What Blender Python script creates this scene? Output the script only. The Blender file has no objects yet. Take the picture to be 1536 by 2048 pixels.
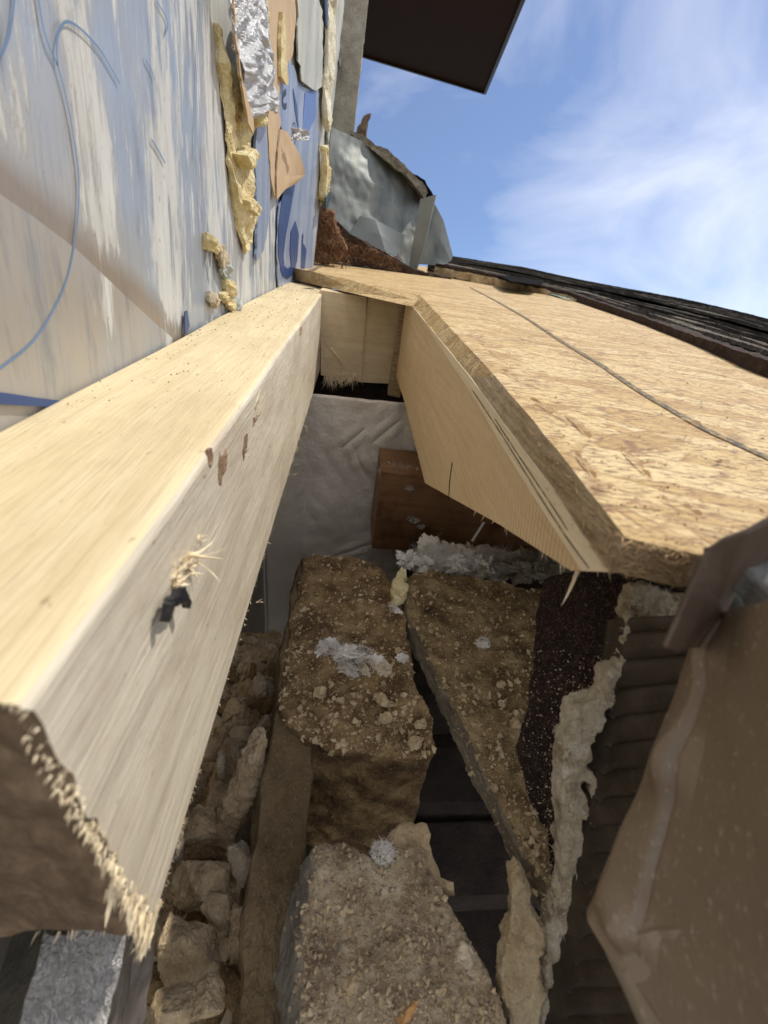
import bpy, bmesh, math, random
from mathutils import Vector, Matrix, noise
from mathutils.bvhtree import BVHTree
random.seed(7)
R_ = math.radians
S = 0.08                       # one modelling unit is eight centimetres
TILT = R_(15)                  # the roof slope, rising away from the camera
ROT = Matrix.Rotation(TILT, 3, 'X')
SC = bpy.context.scene

# ---------------------------------------------------------------- camera
F = 830.0
ca = Vector((714-768, 491-1024, F)).normalized()
cv = Vector((-178, 1276, 830)); cv = (cv - ca*cv.dot(ca)).normalized()
cb = (-ca.cross(cv)).normalized()
cam_d = bpy.data.cameras.new('camera'); cam = bpy.data.objects.new('camera', cam_d)
SC.collection.objects.link(cam); SC.camera = cam
cam_d.sensor_fit = 'HORIZONTAL'; cam_d.sensor_width = 36; cam_d.lens = F/1536*36
cam_d.clip_start = .004; cam_d.clip_end = 2000
cx = Vector((cb.x, ca.x, -cv.x)); cu = -Vector((cb.y, ca.y, -cv.y)); cz = -Vector((cb.z, ca.z, -cv.z))
m3 = Matrix((cx, cu, cz)).transposed()
cam.matrix_world = (ROT @ m3).to_4x4()
cam_d.dof.use_dof = True; cam_d.dof.focus_distance = 5.2*S; cam_d.dof.aperture_fstop = 13

# ---------------------------------------------------------------- light
SUN_L = Vector((.50, .30, .80)).normalized()
SUN_W = (ROT @ SUN_L).normalized()
sl = bpy.data.lights.new('sun', 'SUN'); sun = bpy.data.objects.new('sun', sl); SC.collection.objects.link(sun)
sl.energy = 2.5; sl.angle = R_(.5); sl.color = (1, .94, .84)
sun.rotation_euler = SUN_W.to_track_quat('Z', 'Y').to_euler()
W = bpy.data.worlds.new('World'); SC.world = W; W.use_nodes = True
wn = W.node_tree; wn.nodes.clear()
wo = wn.nodes.new('ShaderNodeOutputWorld'); wb = wn.nodes.new('ShaderNodeBackground')
sky = wn.nodes.new('ShaderNodeTexSky'); sky.sky_type = 'NISHITA'; sky.sun_disc = False
sky.sun_elevation = math.asin(SUN_W.z); sky.sun_rotation = math.atan2(SUN_W.x, SUN_W.y)
sky.air_density = 1.0; sky.dust_density = .6; sky.ozone_density = 4.5
tc = wn.nodes.new('ShaderNodeTexCoord')
mp = wn.nodes.new('ShaderNodeMapping'); mp.inputs['Scale'].default_value = (1, 1.0, 1.6); mp.inputs['Rotation'].default_value = (.3, .5, .2)
n1 = wn.nodes.new('ShaderNodeTexNoise'); n1.inputs['Scale'].default_value = 3.0; n1.inputs['Detail'].default_value = 9
n1.inputs['Roughness'].default_value = .52; n1.inputs['Distortion'].default_value = .5
sep = wn.nodes.new('ShaderNodeVectorMath'); sep.operation = 'DOT_PRODUCT'; sep.inputs[1].default_value = (.95, -.1, -.30)
add = wn.nodes.new('ShaderNodeMath'); add.operation = 'MULTIPLY_ADD'; add.inputs[1].default_value = .50
rp = wn.nodes.new('ShaderNodeValToRGB'); rp.color_ramp.elements[0].position = .44; rp.color_ramp.elements[0].color = (.05, .05, .05, 1); rp.color_ramp.elements[1].position = .98
rp.color_ramp.elements[1].color = (.54, .54, .54, 1)
mx = wn.nodes.new('ShaderNodeMix'); mx.data_type = 'RGBA'; mx.inputs['B'].default_value = (9.4, 9.0, 8.6, 1)
L = wn.links.new
bk = wn.nodes.new('ShaderNodeVectorMath'); bk.operation = 'DOT_PRODUCT'; bk.inputs[1].default_value = (-.25, -1.0, .12)  # unseen bright cloud added behind the camera to fill the cavity with light
bm_ = wn.nodes.new('ShaderNodeMath'); bm_.operation = 'MULTIPLY_ADD'; bm_.inputs[1].default_value = 1.1; bm_.inputs[2].default_value = .06; bm_.use_clamp = True
ad2 = wn.nodes.new('ShaderNodeMath'); ad2.operation = 'ADD'
L(tc.outputs['Generated'], bk.inputs[0]); L(bk.outputs['Value'], bm_.inputs[0])
L(tc.outputs['Generated'], mp.inputs['Vector']); L(mp.outputs[0], n1.inputs['Vector'])
L(tc.outputs['Generated'], sep.inputs[0]); L(sep.outputs['Value'], add.inputs[0]); L(n1.outputs['Fac'], add.inputs[2])
L(add.outputs[0], ad2.inputs[0]); L(bm_.outputs[0], ad2.inputs[1]); L(ad2.outputs[0], rp.inputs['Fac']); L(rp.outputs['Color'], mx.inputs['Factor'])
tint = wn.nodes.new('ShaderNodeMix'); tint.data_type = 'RGBA'; tint.blend_type = 'MULTIPLY'; tint.inputs['Factor'].default_value = 1
tint.inputs['B'].default_value = (.50, .575, .68, 1); L(sky.outputs[0], tint.inputs['A']); L(tint.outputs['Result'], mx.inputs['A']); L(mx.outputs['Result'], wb.inputs['Color']); L(wb.outputs[0], wo.inputs[0])
wb.inputs['Strength'].default_value = .142
SC.view_settings.view_transform = 'Standard'; SC.view_settings.look = 'None'
SC.view_settings.gamma = 1; SC.view_settings.exposure = 0.50
SC.render.engine = 'CYCLES'
SC.cycles.max_bounces = 8; SC.cycles.diffuse_bounces = 5

# ---------------------------------------------------------------- rays and planes (slope frame, unit = 8 cm)
def ray(p):
    d = Vector((p[0]-768, p[1]-1024, F)); return Vector((d.dot(cb), d.dot(ca), -d.dot(cv)))
def onz(p, z): r = ray(p); return r*(z/r.z)
def onx(p, x): r = ray(p); return r*(x/r.x)
def ony(p, y): r = ray(p); return r*(y/r.y)
def dp(p, d): return ray(p)*(d/F)                       # at depth d in front of the lens
def ondeck(p, off=0.0):                                  # roof deck plane z = -.85 + .006 y
    r = ray(p); k = r.z/r.y; y = (-.85+off)/(k-.006); return r*(y/r.y)

XW, XS = -1.78, -.71            # wall plane, beam side plane

# ---------------------------------------------------------------- material helper
class M:
    def __init__(s, name, rough=.7, metal=0, spec=.5):
        s.m = bpy.data.materials.new(name); s.m.use_nodes = True; s.t = s.m.node_tree
        s.b = s.t.nodes['Principled BSDF']; s.b.inputs['Roughness'].default_value = rough
        s.b.inputs['Metallic'].default_value = metal; s.b.inputs['Specular IOR Level'].default_value = spec
        s.tc = s.t.nodes.new('ShaderNodeTexCoord')
    def n(s, k): return s.t.nodes.new('ShaderNode'+k)
    def l(s, a, b):
        if isinstance(a, (int, float)): b.default_value = a
        elif isinstance(a, tuple): b.default_value = (a+(1,)) if len(a) == 3 and len(b.default_value) == 4 else a
        else: s.t.links.new(a, b)
    def co(s, sc=(1, 1, 1), rot=(0, 0, 0), loc=(0, 0, 0), warp=None):
        mpn = s.n('Mapping'); mpn.vector_type = 'TEXTURE' if False else 'POINT'
        mpn.inputs['Scale'].default_value = tuple(1/S for c in sc)
        s.l(s.tc.outputs['Object'], mpn.inputs['Vector'])
        o = mpn.outputs[0]
        if warp:
            nz = s.noise(o, warp[0], 3); vm = s.n('VectorMath'); vm.operation = 'MULTIPLY_ADD'
            t = s._last; s.l(t.outputs['Color'], vm.inputs[0]); vm.inputs[1].default_value = (warp[1],)*3; s.l(o, vm.inputs[2]); o = vm.outputs[0]
        m2 = s.n('Mapping'); m2.inputs['Rotation'].default_value = tuple(R_(a) for a in rot); m2.inputs['Location'].default_value = loc
        s.l(o, m2.inputs['Vector'])
        m4 = s.n('Mapping'); m4.inputs['Scale'].default_value = sc; s.l(m2.outputs[0], m4.inputs['Vector'])
        return m4.outputs[0]
    def noise(s, v, sc, det=5, ro=.6, dis=0):
        n = s.n('TexNoise'); s.l(v, n.inputs['Vector']); n.inputs['Scale'].default_value = sc; n.inputs['Detail'].default_value = det
        n.inputs['Roughness'].default_value = ro; n.inputs['Distortion'].default_value = dis; s._last = n; return n.outputs['Fac']
    def vor(s, v, sc, feat='F1', out='Distance', rnd=1):
        n = s.n('TexVoronoi'); n.feature = feat; s.l(v, n.inputs['Vector']); n.inputs['Scale'].default_value = sc
        n.inputs['Randomness'].default_value = rnd; s._last = n; return n.outputs[out]
    def wave(s, v, sc, dis=2, det=3, dsc=1, prof='SIN', dirn='X'):
        n = s.n('TexWave'); n.wave_profile = prof; n.bands_direction = dirn; s.l(v, n.inputs['Vector']); n.inputs['Scale'].default_value = sc
        n.inputs['Distortion'].default_value = dis; n.inputs['Detail'].default_value = det; n.inputs['Detail Scale'].default_value = dsc
        return n.outputs['Fac']
    def ramp(s, f, st, interp='LINEAR'):
        n = s.n('ValToRGB'); e = n.color_ramp; e.interpolation = interp
        while len(e.elements) < len(st): e.elements.new(.5)
        for i, (p, c) in enumerate(st):
            e.elements[i].position = p
            e.elements[i].color = (c, c, c, 1) if isinstance(c, (int, float)) else tuple(c)+(1,)
        s.l(f, n.inputs[0]); return n.outputs[0]
    def mix(s, f, a, b, mode='MIX'):
        n = s.n('Mix'); n.data_type = 'RGBA'; n.blend_type = mode; s.l(f, n.inputs['Factor']); s.l(a, n.inputs['A']); s.l(b, n.inputs['B'])
        return n.outputs['Result']
    def math(s, op, a, b=0.0, c=0.0):
        n = s.n('Math'); n.operation = op; s.l(a, n.inputs[0]); s.l(b, n.inputs[1]); s.l(c, n.inputs[2]); return n.outputs[0]
    def xyz(s, v):
        n = s.n('SeparateXYZ'); s.l(v, n.inputs[0]); return n.outputs
    def bump(s, h, st=.5, d=.02, nrm=None):
        n = s.n('Bump'); n.inputs['Strength'].default_value = st; n.inputs['Distance'].default_value = d*S
        s.l(h, n.inputs['Height'])
        if nrm is not None: s.l(nrm, n.inputs['Normal'])
        return n.outputs[0]
    def out(s, col, nrm=None, rough=None):
        s.l(col, s.b.inputs['Base Color'])
        if nrm is not None: s.l(nrm, s.b.inputs['Normal'])
        if rough is not None: s.l(rough, s.b.inputs['Roughness'])
        return s.m

def wood(name, light, mid, dark, rings=3.0, fine=1.0, saw=0, rot=(0, 0, 0), grime=.25, rough=.62):
    m = M(name, rough)
    g = m.co((1, .045, 1), rot=rot, warp=(.35, .18))
    a = m.noise(g, 9, 6, .62); b = m.noise(g, 34*fine, 4, .7)
    w = m.wave(m.co((1, .05, 1), rot=rot, warp=(.3, .5)), rings, 3.5, 3, .8)
    c = m.ramp(a, [(.33, mid), (.58, light)])
    c = m.mix(m.math('MULTIPLY', w, .30), c, mid)
    c = m.mix(m.ramp(b, [(.50, 0.), (.75, .33)]), c, dark)
    big = m.noise(m.co((1, .4, 1)), .9, 4, .6)
    c = m.mix(m.math('MULTIPLY', m.ramp(big, [(.45, 0.), (.75, 1.)]), grime), c, dark)
    bl = m.noise(m.co((1, .6, 1), warp=(1, .3)), 1.7, 6, .7)
    c = m.mix(m.ramp(bl, [(.48, 0.), (.62, grime)]), c, (dark[0]*1.15, dark[1]*1.12, dark[2]*1.1))
    sp = m.noise(m.co((1, .5, 1)), 26, 2, .5)
    c = m.mix(m.ramp(sp, [(.70, 0.), (.76, .5)]), c, (dark[0]*.45, dark[1]*.38, dark[2]*.3))
    h = m.math('ADD', b, m.math('MULTIPLY', a, .6))
    nb = m.bump(h, .5, .02)
    if saw:
        sw = m.wave(m.co((1, 1, 1), rot=(saw, 0, 0), warp=(.5, .05)), 7.5, .8, 2, 3, dirn='Y')
        c = m.mix(m.math('MULTIPLY', sw, .14), c, dark)
        nb = m.bump(sw, .4, .02, nb)
    nb = m.bump(m.noise(m.co((1, .3, 1)), 3, 3), .4, .05, nb)
    return m.out(c, nb)

CREAM = wood('pale_timber', (.70, .585, .36), (.62, .50, .285), (.40, .30, .17), rings=1.2, grime=.3)
CREAM_SIDE = wood('pale_timber_grey_side', (.69, .62, .485), (.61, .54, .415), (.40, .33, .235), rings=1.0, fine=1.3, grime=.6)
TAN = wood('rafter_timber', (.72, .54, .31), (.63, .45, .24), (.42, .28, .13), rings=2.2, saw=24, grime=.15)
BLOCK = wood('header_timber', (.72, .58, .37), (.64, .50, .30), (.40, .29, .16), rings=2, rot=(0, 0, 90), grime=.3)
REDWOOD = wood('old_brown_timber', (.31, .155, .065), (.20, .095, .038), (.075, .033, .014), rings=1.6, rot=(0, 0, 90), grime=.6, rough=.5)
SPL = wood('splinter_wood', (.82, .70, .48), (.72, .58, .36), (.5, .38, .22), grime=0)

def endgrain():
    m = M('timber_end_grain', .9)
    a = m.noise(m.co((1, 1, .35), warp=(2, .2)), 11, 6, .7)
    b = m.noise(m.co((1, 1, .1)), 45, 4, .7)
    c = m.ramp(a, [(.3, (.12, .075, .042)), (.5, (.20, .135, .078)), (.72, (.34, .24, .145))])
    return m.out(c, m.bump(m.math('ADD', a, b), .5, .03))
ENDG = endgrain()  # end grain, darkened in colour for the shadow on the end face

def osb(name, edge=False):
    m = M(name, .6)
    if edge:
        g = m.co((1.2, .5, 9), warp=(1.2, .06))
        a = m.noise(g, 3.5, 6, .65); b = m.noise(m.co((1, .5, 1)), 22, 5, .7)
        c = m.ramp(a, [(.25, (.22, .13, .06)), (.42, (.46, .32, .165)), (.60, (.62, .46, .26)), (.8, (.74, .58, .36))])
        c = m.mix(m.ramp(b, [(.5, 0.), (.7, .6)]), c, (.20, .12, .06))
        return m.out(c, m.bump(m.math('ADD', a, b), 1, .06))
    cols = []; dist = []
    for i, (rz, sx, sy, sc) in enumerate([(12, .34, 1.7, 3.4), (-22, .38, 2.0, 3.0), (58, .34, 1.7, 3.2)]):
        v = m.co((sx, sy, 1), rot=(0, 0, rz), loc=(i*3.3, i*1.7, 0), warp=(1.4, .07))
        m.vor(v, sc); cc = m._last.outputs['Color']; x = m.xyz(cc)
        e = m.vor(v, sc, 'DISTANCE_TO_EDGE')
        fib = m.noise(m.co((sx*.35, sy*3.2, 1), rot=(0, 0, rz), warp=(.9, .08)), 14, 6, .75)
        tone = m.math('ADD', m.math('MULTIPLY', x[0], .42), m.math('MULTIPLY', fib, .72))
        cols.append((tone, x[1], e, fib))
    t0, r0, e0, f0 = cols[0]; t1, r1, e1, f1 = cols[1]; t2, r2, e2, f2 = cols[2]
    sel1 = m.ramp(r0, [(.50, 0.), (.52, 1.)]); sel2 = m.ramp(r1, [(.60, 0.), (.62, 1.)])
    def fmix(f, a, b): return m.math('ADD', m.math('MULTIPLY', a, m.math('SUBTRACT', 1.0, f)), m.math('MULTIPLY', b, f))
    tone = fmix(m.math('MULTIPLY', sel1, sel2), fmix(sel1, t0, t1), t2)
    edge_ = fmix(m.math('MULTIPLY', sel1, sel2), fmix(sel1, e0, m.math('MINIMUM', e0, e1)), m.math('MINIMUM', e2, e1))
    c = m.ramp(tone, [(.25, (.38, .21, .07)), (.40, (.55, .365, .14)), (.56, (.68, .49, .215)), (.85, (.77, .60, .32))])
    crack = m.ramp(edge_, [(0., 1.), (.018, .85), (.05, 0.)])
    brk = m.ramp(m.noise(m.co((1, 1, 1)), 2.4, 4, .6), [(.42, 0.), (.60, 1.)])
    c = m.mix(m.math('MULTIPLY', m.math('MULTIPLY', crack, brk), .8), c, (.24, .12, .05))
    flk = m.noise(m.co((.26, 1.1, 1), rot=(0, 0, 8), warp=(1.4, .10)), 44, 5, .68)
    fl2 = m.ramp(flk, [(.51, 0.), (.585, 1.)])
    c = m.mix(m.math('MULTIPLY', fl2, .85), c, (.30, .155, .06))
    flk3 = m.noise(m.co((.3, 1.5, 1), rot=(0, 0, -8), warp=(1.0, .12)), 36, 4, .65)
    c = m.mix(m.math('MULTIPLY', m.ramp(flk3, [(.575, 0.), (.64, 1.)]), .85), c, (.10, .045, .02))
    big = m.noise(m.co((.5, 1, 1)), .8, 3)
    c = m.mix(m.math('MULTIPLY', m.ramp(big, [(.5, 0.), (.7, 1.)]), .22), c, (.48, .27, .12))
    h = m.math('SUBTRACT', m.math('ADD', tone, f1), m.math('ADD', crack, m.math('MULTIPLY', fl2, .5)))
    return m.out(c, m.bump(h, .5, .035))
OSB = osb('strand_board'); OSBE = osb('strand_board_edge', True)

def foilboard(name='weathered_foil_facing', dt=0, cols=((.29, .335, .395), (.365, .405, .45), (.41, .40, .375), (.44, .405, .35))):
    m = M(name, .42)
    v = m.co((1, 1, 1)); x = m.xyz(v)
    st = m.co((1, 1, .16), rot=(-2, 0, 0), warp=(.8, .12))
    big = m.noise(m.co((1, 1, .22), rot=(-2, 0, 0), warp=(1.5, .18)), 1.5, 5, .6)
    mid = m.noise(st, 7, 6, .65); fine = m.noise(m.co((1, 1, .05), rot=(-1.5, 0, 0)), 34, 4, .6)
    # paint residue left of y = 8, bluer film beyond
    g = m.math('ADD', m.math('MULTIPLY', big, .60), m.math('ADD', m.math('MULTIPLY', mid, .42), m.math('MULTIPLY', fine, .24)))
    g = m.math('ADD', g, m.math('MULTIPLY', m.ramp(m.math('MULTIPLY', x[1], .1), [(.15, 0.), (.40, 1.)]), .06))
    cream = m.ramp(g, [(.665+dt, 0.), (.72+dt, .85)])
    foil = m.ramp(m.noise(m.co((1, 1, .5)), .55, 4, .6), [(.3, cols[0]), (.5, cols[1]), (.65, cols[2]), (.8, cols[3])])
    foil = m.mix(m.ramp(fine, [(.54, 0.), (.74, .42)]), foil, (.17, .22, .32))
    foil = m.mix(m.ramp(mid, [(.30, .6), (.44, 0.)]), foil, (.20, .21, .23))
    if dt == 0:      # the foil's brown shading, painted as colour along the lapped seam
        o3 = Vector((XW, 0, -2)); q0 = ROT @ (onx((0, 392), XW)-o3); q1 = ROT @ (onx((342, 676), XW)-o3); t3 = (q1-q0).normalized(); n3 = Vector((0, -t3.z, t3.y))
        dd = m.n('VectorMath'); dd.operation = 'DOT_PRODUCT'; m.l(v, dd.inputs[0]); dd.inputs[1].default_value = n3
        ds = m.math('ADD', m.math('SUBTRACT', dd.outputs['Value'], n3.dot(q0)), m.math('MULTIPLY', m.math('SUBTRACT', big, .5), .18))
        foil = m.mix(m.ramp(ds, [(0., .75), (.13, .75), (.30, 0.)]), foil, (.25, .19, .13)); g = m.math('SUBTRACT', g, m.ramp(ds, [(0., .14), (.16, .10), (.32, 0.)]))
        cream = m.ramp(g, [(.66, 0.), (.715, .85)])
    cr = m.mix(m.ramp(mid, [(.4, 0.), (.7, 1.)]), (.45, .44, .395), (.56, .555, .515))
    c = m.mix(cream, foil, cr)
    spk = m.noise(m.co((1, 1, .6)), 24, 2, .5)
    c = m.mix(m.math('MULTIPLY', m.ramp(spk, [(.65, 0.), (.70, .7)]), cream), c, (.30, .24, .16))
    bp = m.bump(m.math('ADD', cream, m.math('MULTIPLY', mid, .5)), .45, .03)
    bp = m.bump(m.noise(v, .5, 2), .5, .25, bp)
    mt = m.math('MULTIPLY', m.math('SUBTRACT', 1.0, cream), .35); m.l(mt, m.b.inputs['Metallic'])
    return m.out(c, bp, m.ramp(cream, [(0., .36), (1., .75)]))
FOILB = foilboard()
FOILL = foilboard('browned_foil_lap', .05, ((.29, .31, .335), (.345, .35, .35), (.39, .355, .30), (.36, .365, .37)))

def simple(name, cols, sc=6, rough=.8, bump=.5, bd=.04, stretch=(1, 1, 1), metal=0, spec=.5, spk=None, spk2=None, fine=30, ro=.62):
    m = M(name, rough, metal, spec)
    a = m.noise(m.co(stretch, warp=(sc*.25, .15)), sc, 7, ro)
    n = len(cols); c = m.ramp(a, [(.28+.46*i/max(1, n-1), k) for i, k in enumerate(cols)])
    f = m.noise(m.co(stretch), fine, 4, .65)
    if spk: c = m.mix(m.ramp(f, [(spk[0], 0.), (spk[0]+.05, spk[1])]), c, spk[2])
    if spk2:
        f2 = m.noise(m.co(stretch, loc=(5, 5, 5)), fine*.55, 3, .6); c = m.mix(m.ramp(f2, [(spk2[0], 0.), (spk2[0]+.05, spk2[1])]), c, spk2[2])
    return m.out(c, m.bump(m.math('ADD', m.math('MULTIPLY', a, 1.5), f), bump, bd))

DUST = simple('dusty_brick', [(.045, .020, .007), (.16, .092, .034), (.36, .24, .105), (.54, .39, .205)], 3.2, .95, .9, .06, spk=(.60, .7, (.42, .32, .20)), spk2=(.62, .6, (.06, .035, .02)), fine=40)
DUST2 = simple('sandy_brick', [(.11, .06, .03), (.32, .235, .14), (.55, .44, .29), (.76, .65, .47)], 3.5, .95, .9, .06, spk=(.58, .8, (.58, .50, .40)), spk2=(.58, .7, (.12, .075, .045)), fine=42)
LEDGE = simple('brown_mortar_bed', [(.07, .042, .017), (.18, .122, .055), (.31, .225, .112)], 2.2, .9, .9, .06, stretch=(1, .6, 1), spk=(.60, .6, (.36, .28, .17)), fine=44)  # brown throughout, with paler specks mixed in
MORTAR = simple('crumbled_mortar', [(.26, .17, .085), (.58, .44, .255), (.80, .65, .43)], 4, .95, .9, .05, spk=(.60, .6, (.62, .52, .38)), spk2=(.63, .5, (.13, .09, .055)), fine=36)
MORTARP = simple('pale_mortar', [(.40, .31, .20), (.64, .53, .37), (.80, .70, .54)], 4, .95, .9, .05, spk=(.60, .5, (.72, .64, .52)), fine=36)
PLANK = simple('dusty_old_board', [(.06, .034, .013), (.20, .13, .052), (.39, .275, .13), (.56, .42, .23)], 3.4, .95, .9, .06, spk=(.61, .7, (.45, .36, .24)), spk2=(.60, .6, (.08, .05, .028)), fine=38)
PLANKE = simple('weathered_board_edge', [(.10, .078, .05), (.22, .18, .125), (.34, .29, .22)], 5, .9, .8, .05, stretch=(1, .12, 1), fine=30)
FELT = simple('dark_fibre_felt', [(.012, .006, .005), (.030, .014, .011), (.055, .028, .020)], 9, 1, .9, .05, spk=(.63, .8, (.30, .20, .12)), fine=60, spk2=(.66, .6, (.42, .33, .24)))
FIBER = simple('torn_fibreboard', [(.26, .18, .095), (.66, .56, .38), (.88, .81, .66)], 7, 1, 1, .06, spk=(.58, .6, (.78, .72, .62)), fine=48)
SIDING = simple('dark_brown_ribbed_vinyl', [(.024, .017, .011), (.042, .031, .021), (.075, .057, .04)], 3, .36, .3, .02, spk=(.64, .5, (.24, .19, .14)), fine=55)
GALV = simple('galvanised_steel', [(.09, .10, .10), (.17, .185, .175), (.27, .265, .225)], 1.0, .56, .25, .03, metal=.55, stretch=(1.6, 1, .6), spk=(.66, .4, (.42, .33, .20)), fine=6)
SHING = simple('asphalt_shingle', [(.022, .02, .018), (.085, .075, .063), (.20, .18, .15)], 1.6, .95, .9, .05, stretch=(.25, 1, 1), spk=(.56, .8, (.17, .15, .125)), fine=26, spec=.03)
TAR = simple('black_underlayment', [(.006, .006, .006), (.014, .013, .012)], 3, .95, .5, .03, spec=.05)
BRNEDGE = simple('rotted_brown_felt', [(.022, .012, .007), (.055, .030, .017), (.10, .06, .033)], 7, .95, 1, .06, stretch=(1, 1, 1))
WOOL = simple('white_loose_insulation', [(.66, .59, .50), (.84, .79, .71), (.93, .90, .84)], 5, 1, .8, .05, spk=(.70, .4, (.45, .34, .22)), fine=34)
WOOL_D = simple('dirty_loose_insulation', [(.30, .25, .19), (.55, .49, .41), (.72, .68, .61)], 6, 1, .8, .05, fine=30)
YFOAM = simple('yellow_foam', [(.50, .36, .14), (.72, .60, .32), (.84, .77, .52)], 4.5, .9, .8, .06, spk=(.66, .4, (.80, .76, .58)), fine=26)
KRAFT = simple('kraft_paper', [(.42, .295, .175), (.50, .37, .225)], 3, .8, .2, .01, fine=50)
FOIL = simple('crinkled_foil', [(.34, .33, .32), (.52, .51, .49), (.70, .69, .67)], 3.2, .36, .6, .10, metal=.85)
ROTW = simple('rotted_orange_wood', [(.06, .026, .010), (.22, .105, .045), (.42, .24, .12)], 5, .9, 1, .08, spk=(.62, .6, (.55, .36, .20)), fine=22)
BFILM = simple('blue_printed_film', [(.14, .19, .30), (.23, .28, .38), (.38, .40, .43)], 2.4, .33, .3, .02, stretch=(1, 1, .12), spk=(.62, .5, (.62, .62, .58)), fine=16)
PEEL = simple('grey_paper_film', [(.30, .32, .30), (.42, .43, .38), (.56, .54, .45)], 3, .6, .4, .02, stretch=(1, 1, .12), spk=(.66, .4, (.12, .16, .26)), fine=18)
NAVY = simple('navy_ink', [(.018, .045, .14), (.028, .065, .19)], 4, .4, .1, .01)
INK = simple('thin_blue_ink', [(.10, .175, .29), (.13, .21, .34)], 4, .5, .1, .01)
BLACK = simple('black_plastic', [(.008, .008, .010), (.02, .02, .024)], 4, .4, .2, .02)
POST = simple('weathered_stucco_trim', [(.26, .23, .18), (.38, .34, .265), (.46, .42, .34)], 2.2, .9, .9, .06, spk=(.60, .6, (.20, .17, .12)), spk2=(.66, .5, (.40, .29, .12)), fine=22)
SOFF = simple('brown_painted_metal', [(.050, .024, .013), (.060, .030, .017)], 1, .75, .15, .02, spec=.1)
BACKF = simple('white_foam_sheet', [(.66, .59, .49), (.80, .73, .62), (.84, .78, .68)], .8, .5, .35, .12, spk=(.70, .3, (.25, .2, .15)), fine=10)
DARK = simple('near_black_brick', [(.010, .006, .004), (.028, .017, .011), (.05, .03, .018)], 3, .95, .8, .06)  # near-black colour standing in for the darkness of the deep gaps
GROUND = simple('gravel_ground', [(.05, .042, .03), (.08, .068, .05), (.11, .095, .07)], .15, .95, .5, .3, fine=3)
TEAL = simple('teal_torn_film', [(.20, .42, .40), (.40, .58, .54), (.62, .70, .66)], 3, .6, .3, .02)

def flashing_mat():
    m = M('brown_coated_flashing', .36)
    a = m.noise(m.co((1, 1, 1)), 1.2, 4); f = m.noise(m.co((3, 1, .5), rot=(20, 25, 30)), 34, 3, .6)
    f2 = m.noise(m.co((1, 1, 1)), 55, 3, .6); big = m.noise(m.co((1, 1, 1)), 2.2, 3)
    c = m.ramp(a, [(.3, (.185, .133, .086)), (.7, (.235, .172, .112))])
    c = m.mix(m.math('MULTIPLY', m.ramp(f, [(.62, 0.), (.67, 1.)]), .6), c, (.42, .36, .28))
    c = m.mix(m.math('MULTIPLY', m.ramp(f2, [(.66, 0.), (.70, 1.)]), m.ramp(big, [(.4, 0.), (.6, .7)])), c, (.36, .29, .21))
    return m.out(c, m.bump(m.math('ADD', f, f2), .2, .01), m.ramp(f2, [(.4, .32), (.7, .6)]))
FLASH = flashing_mat()

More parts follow.
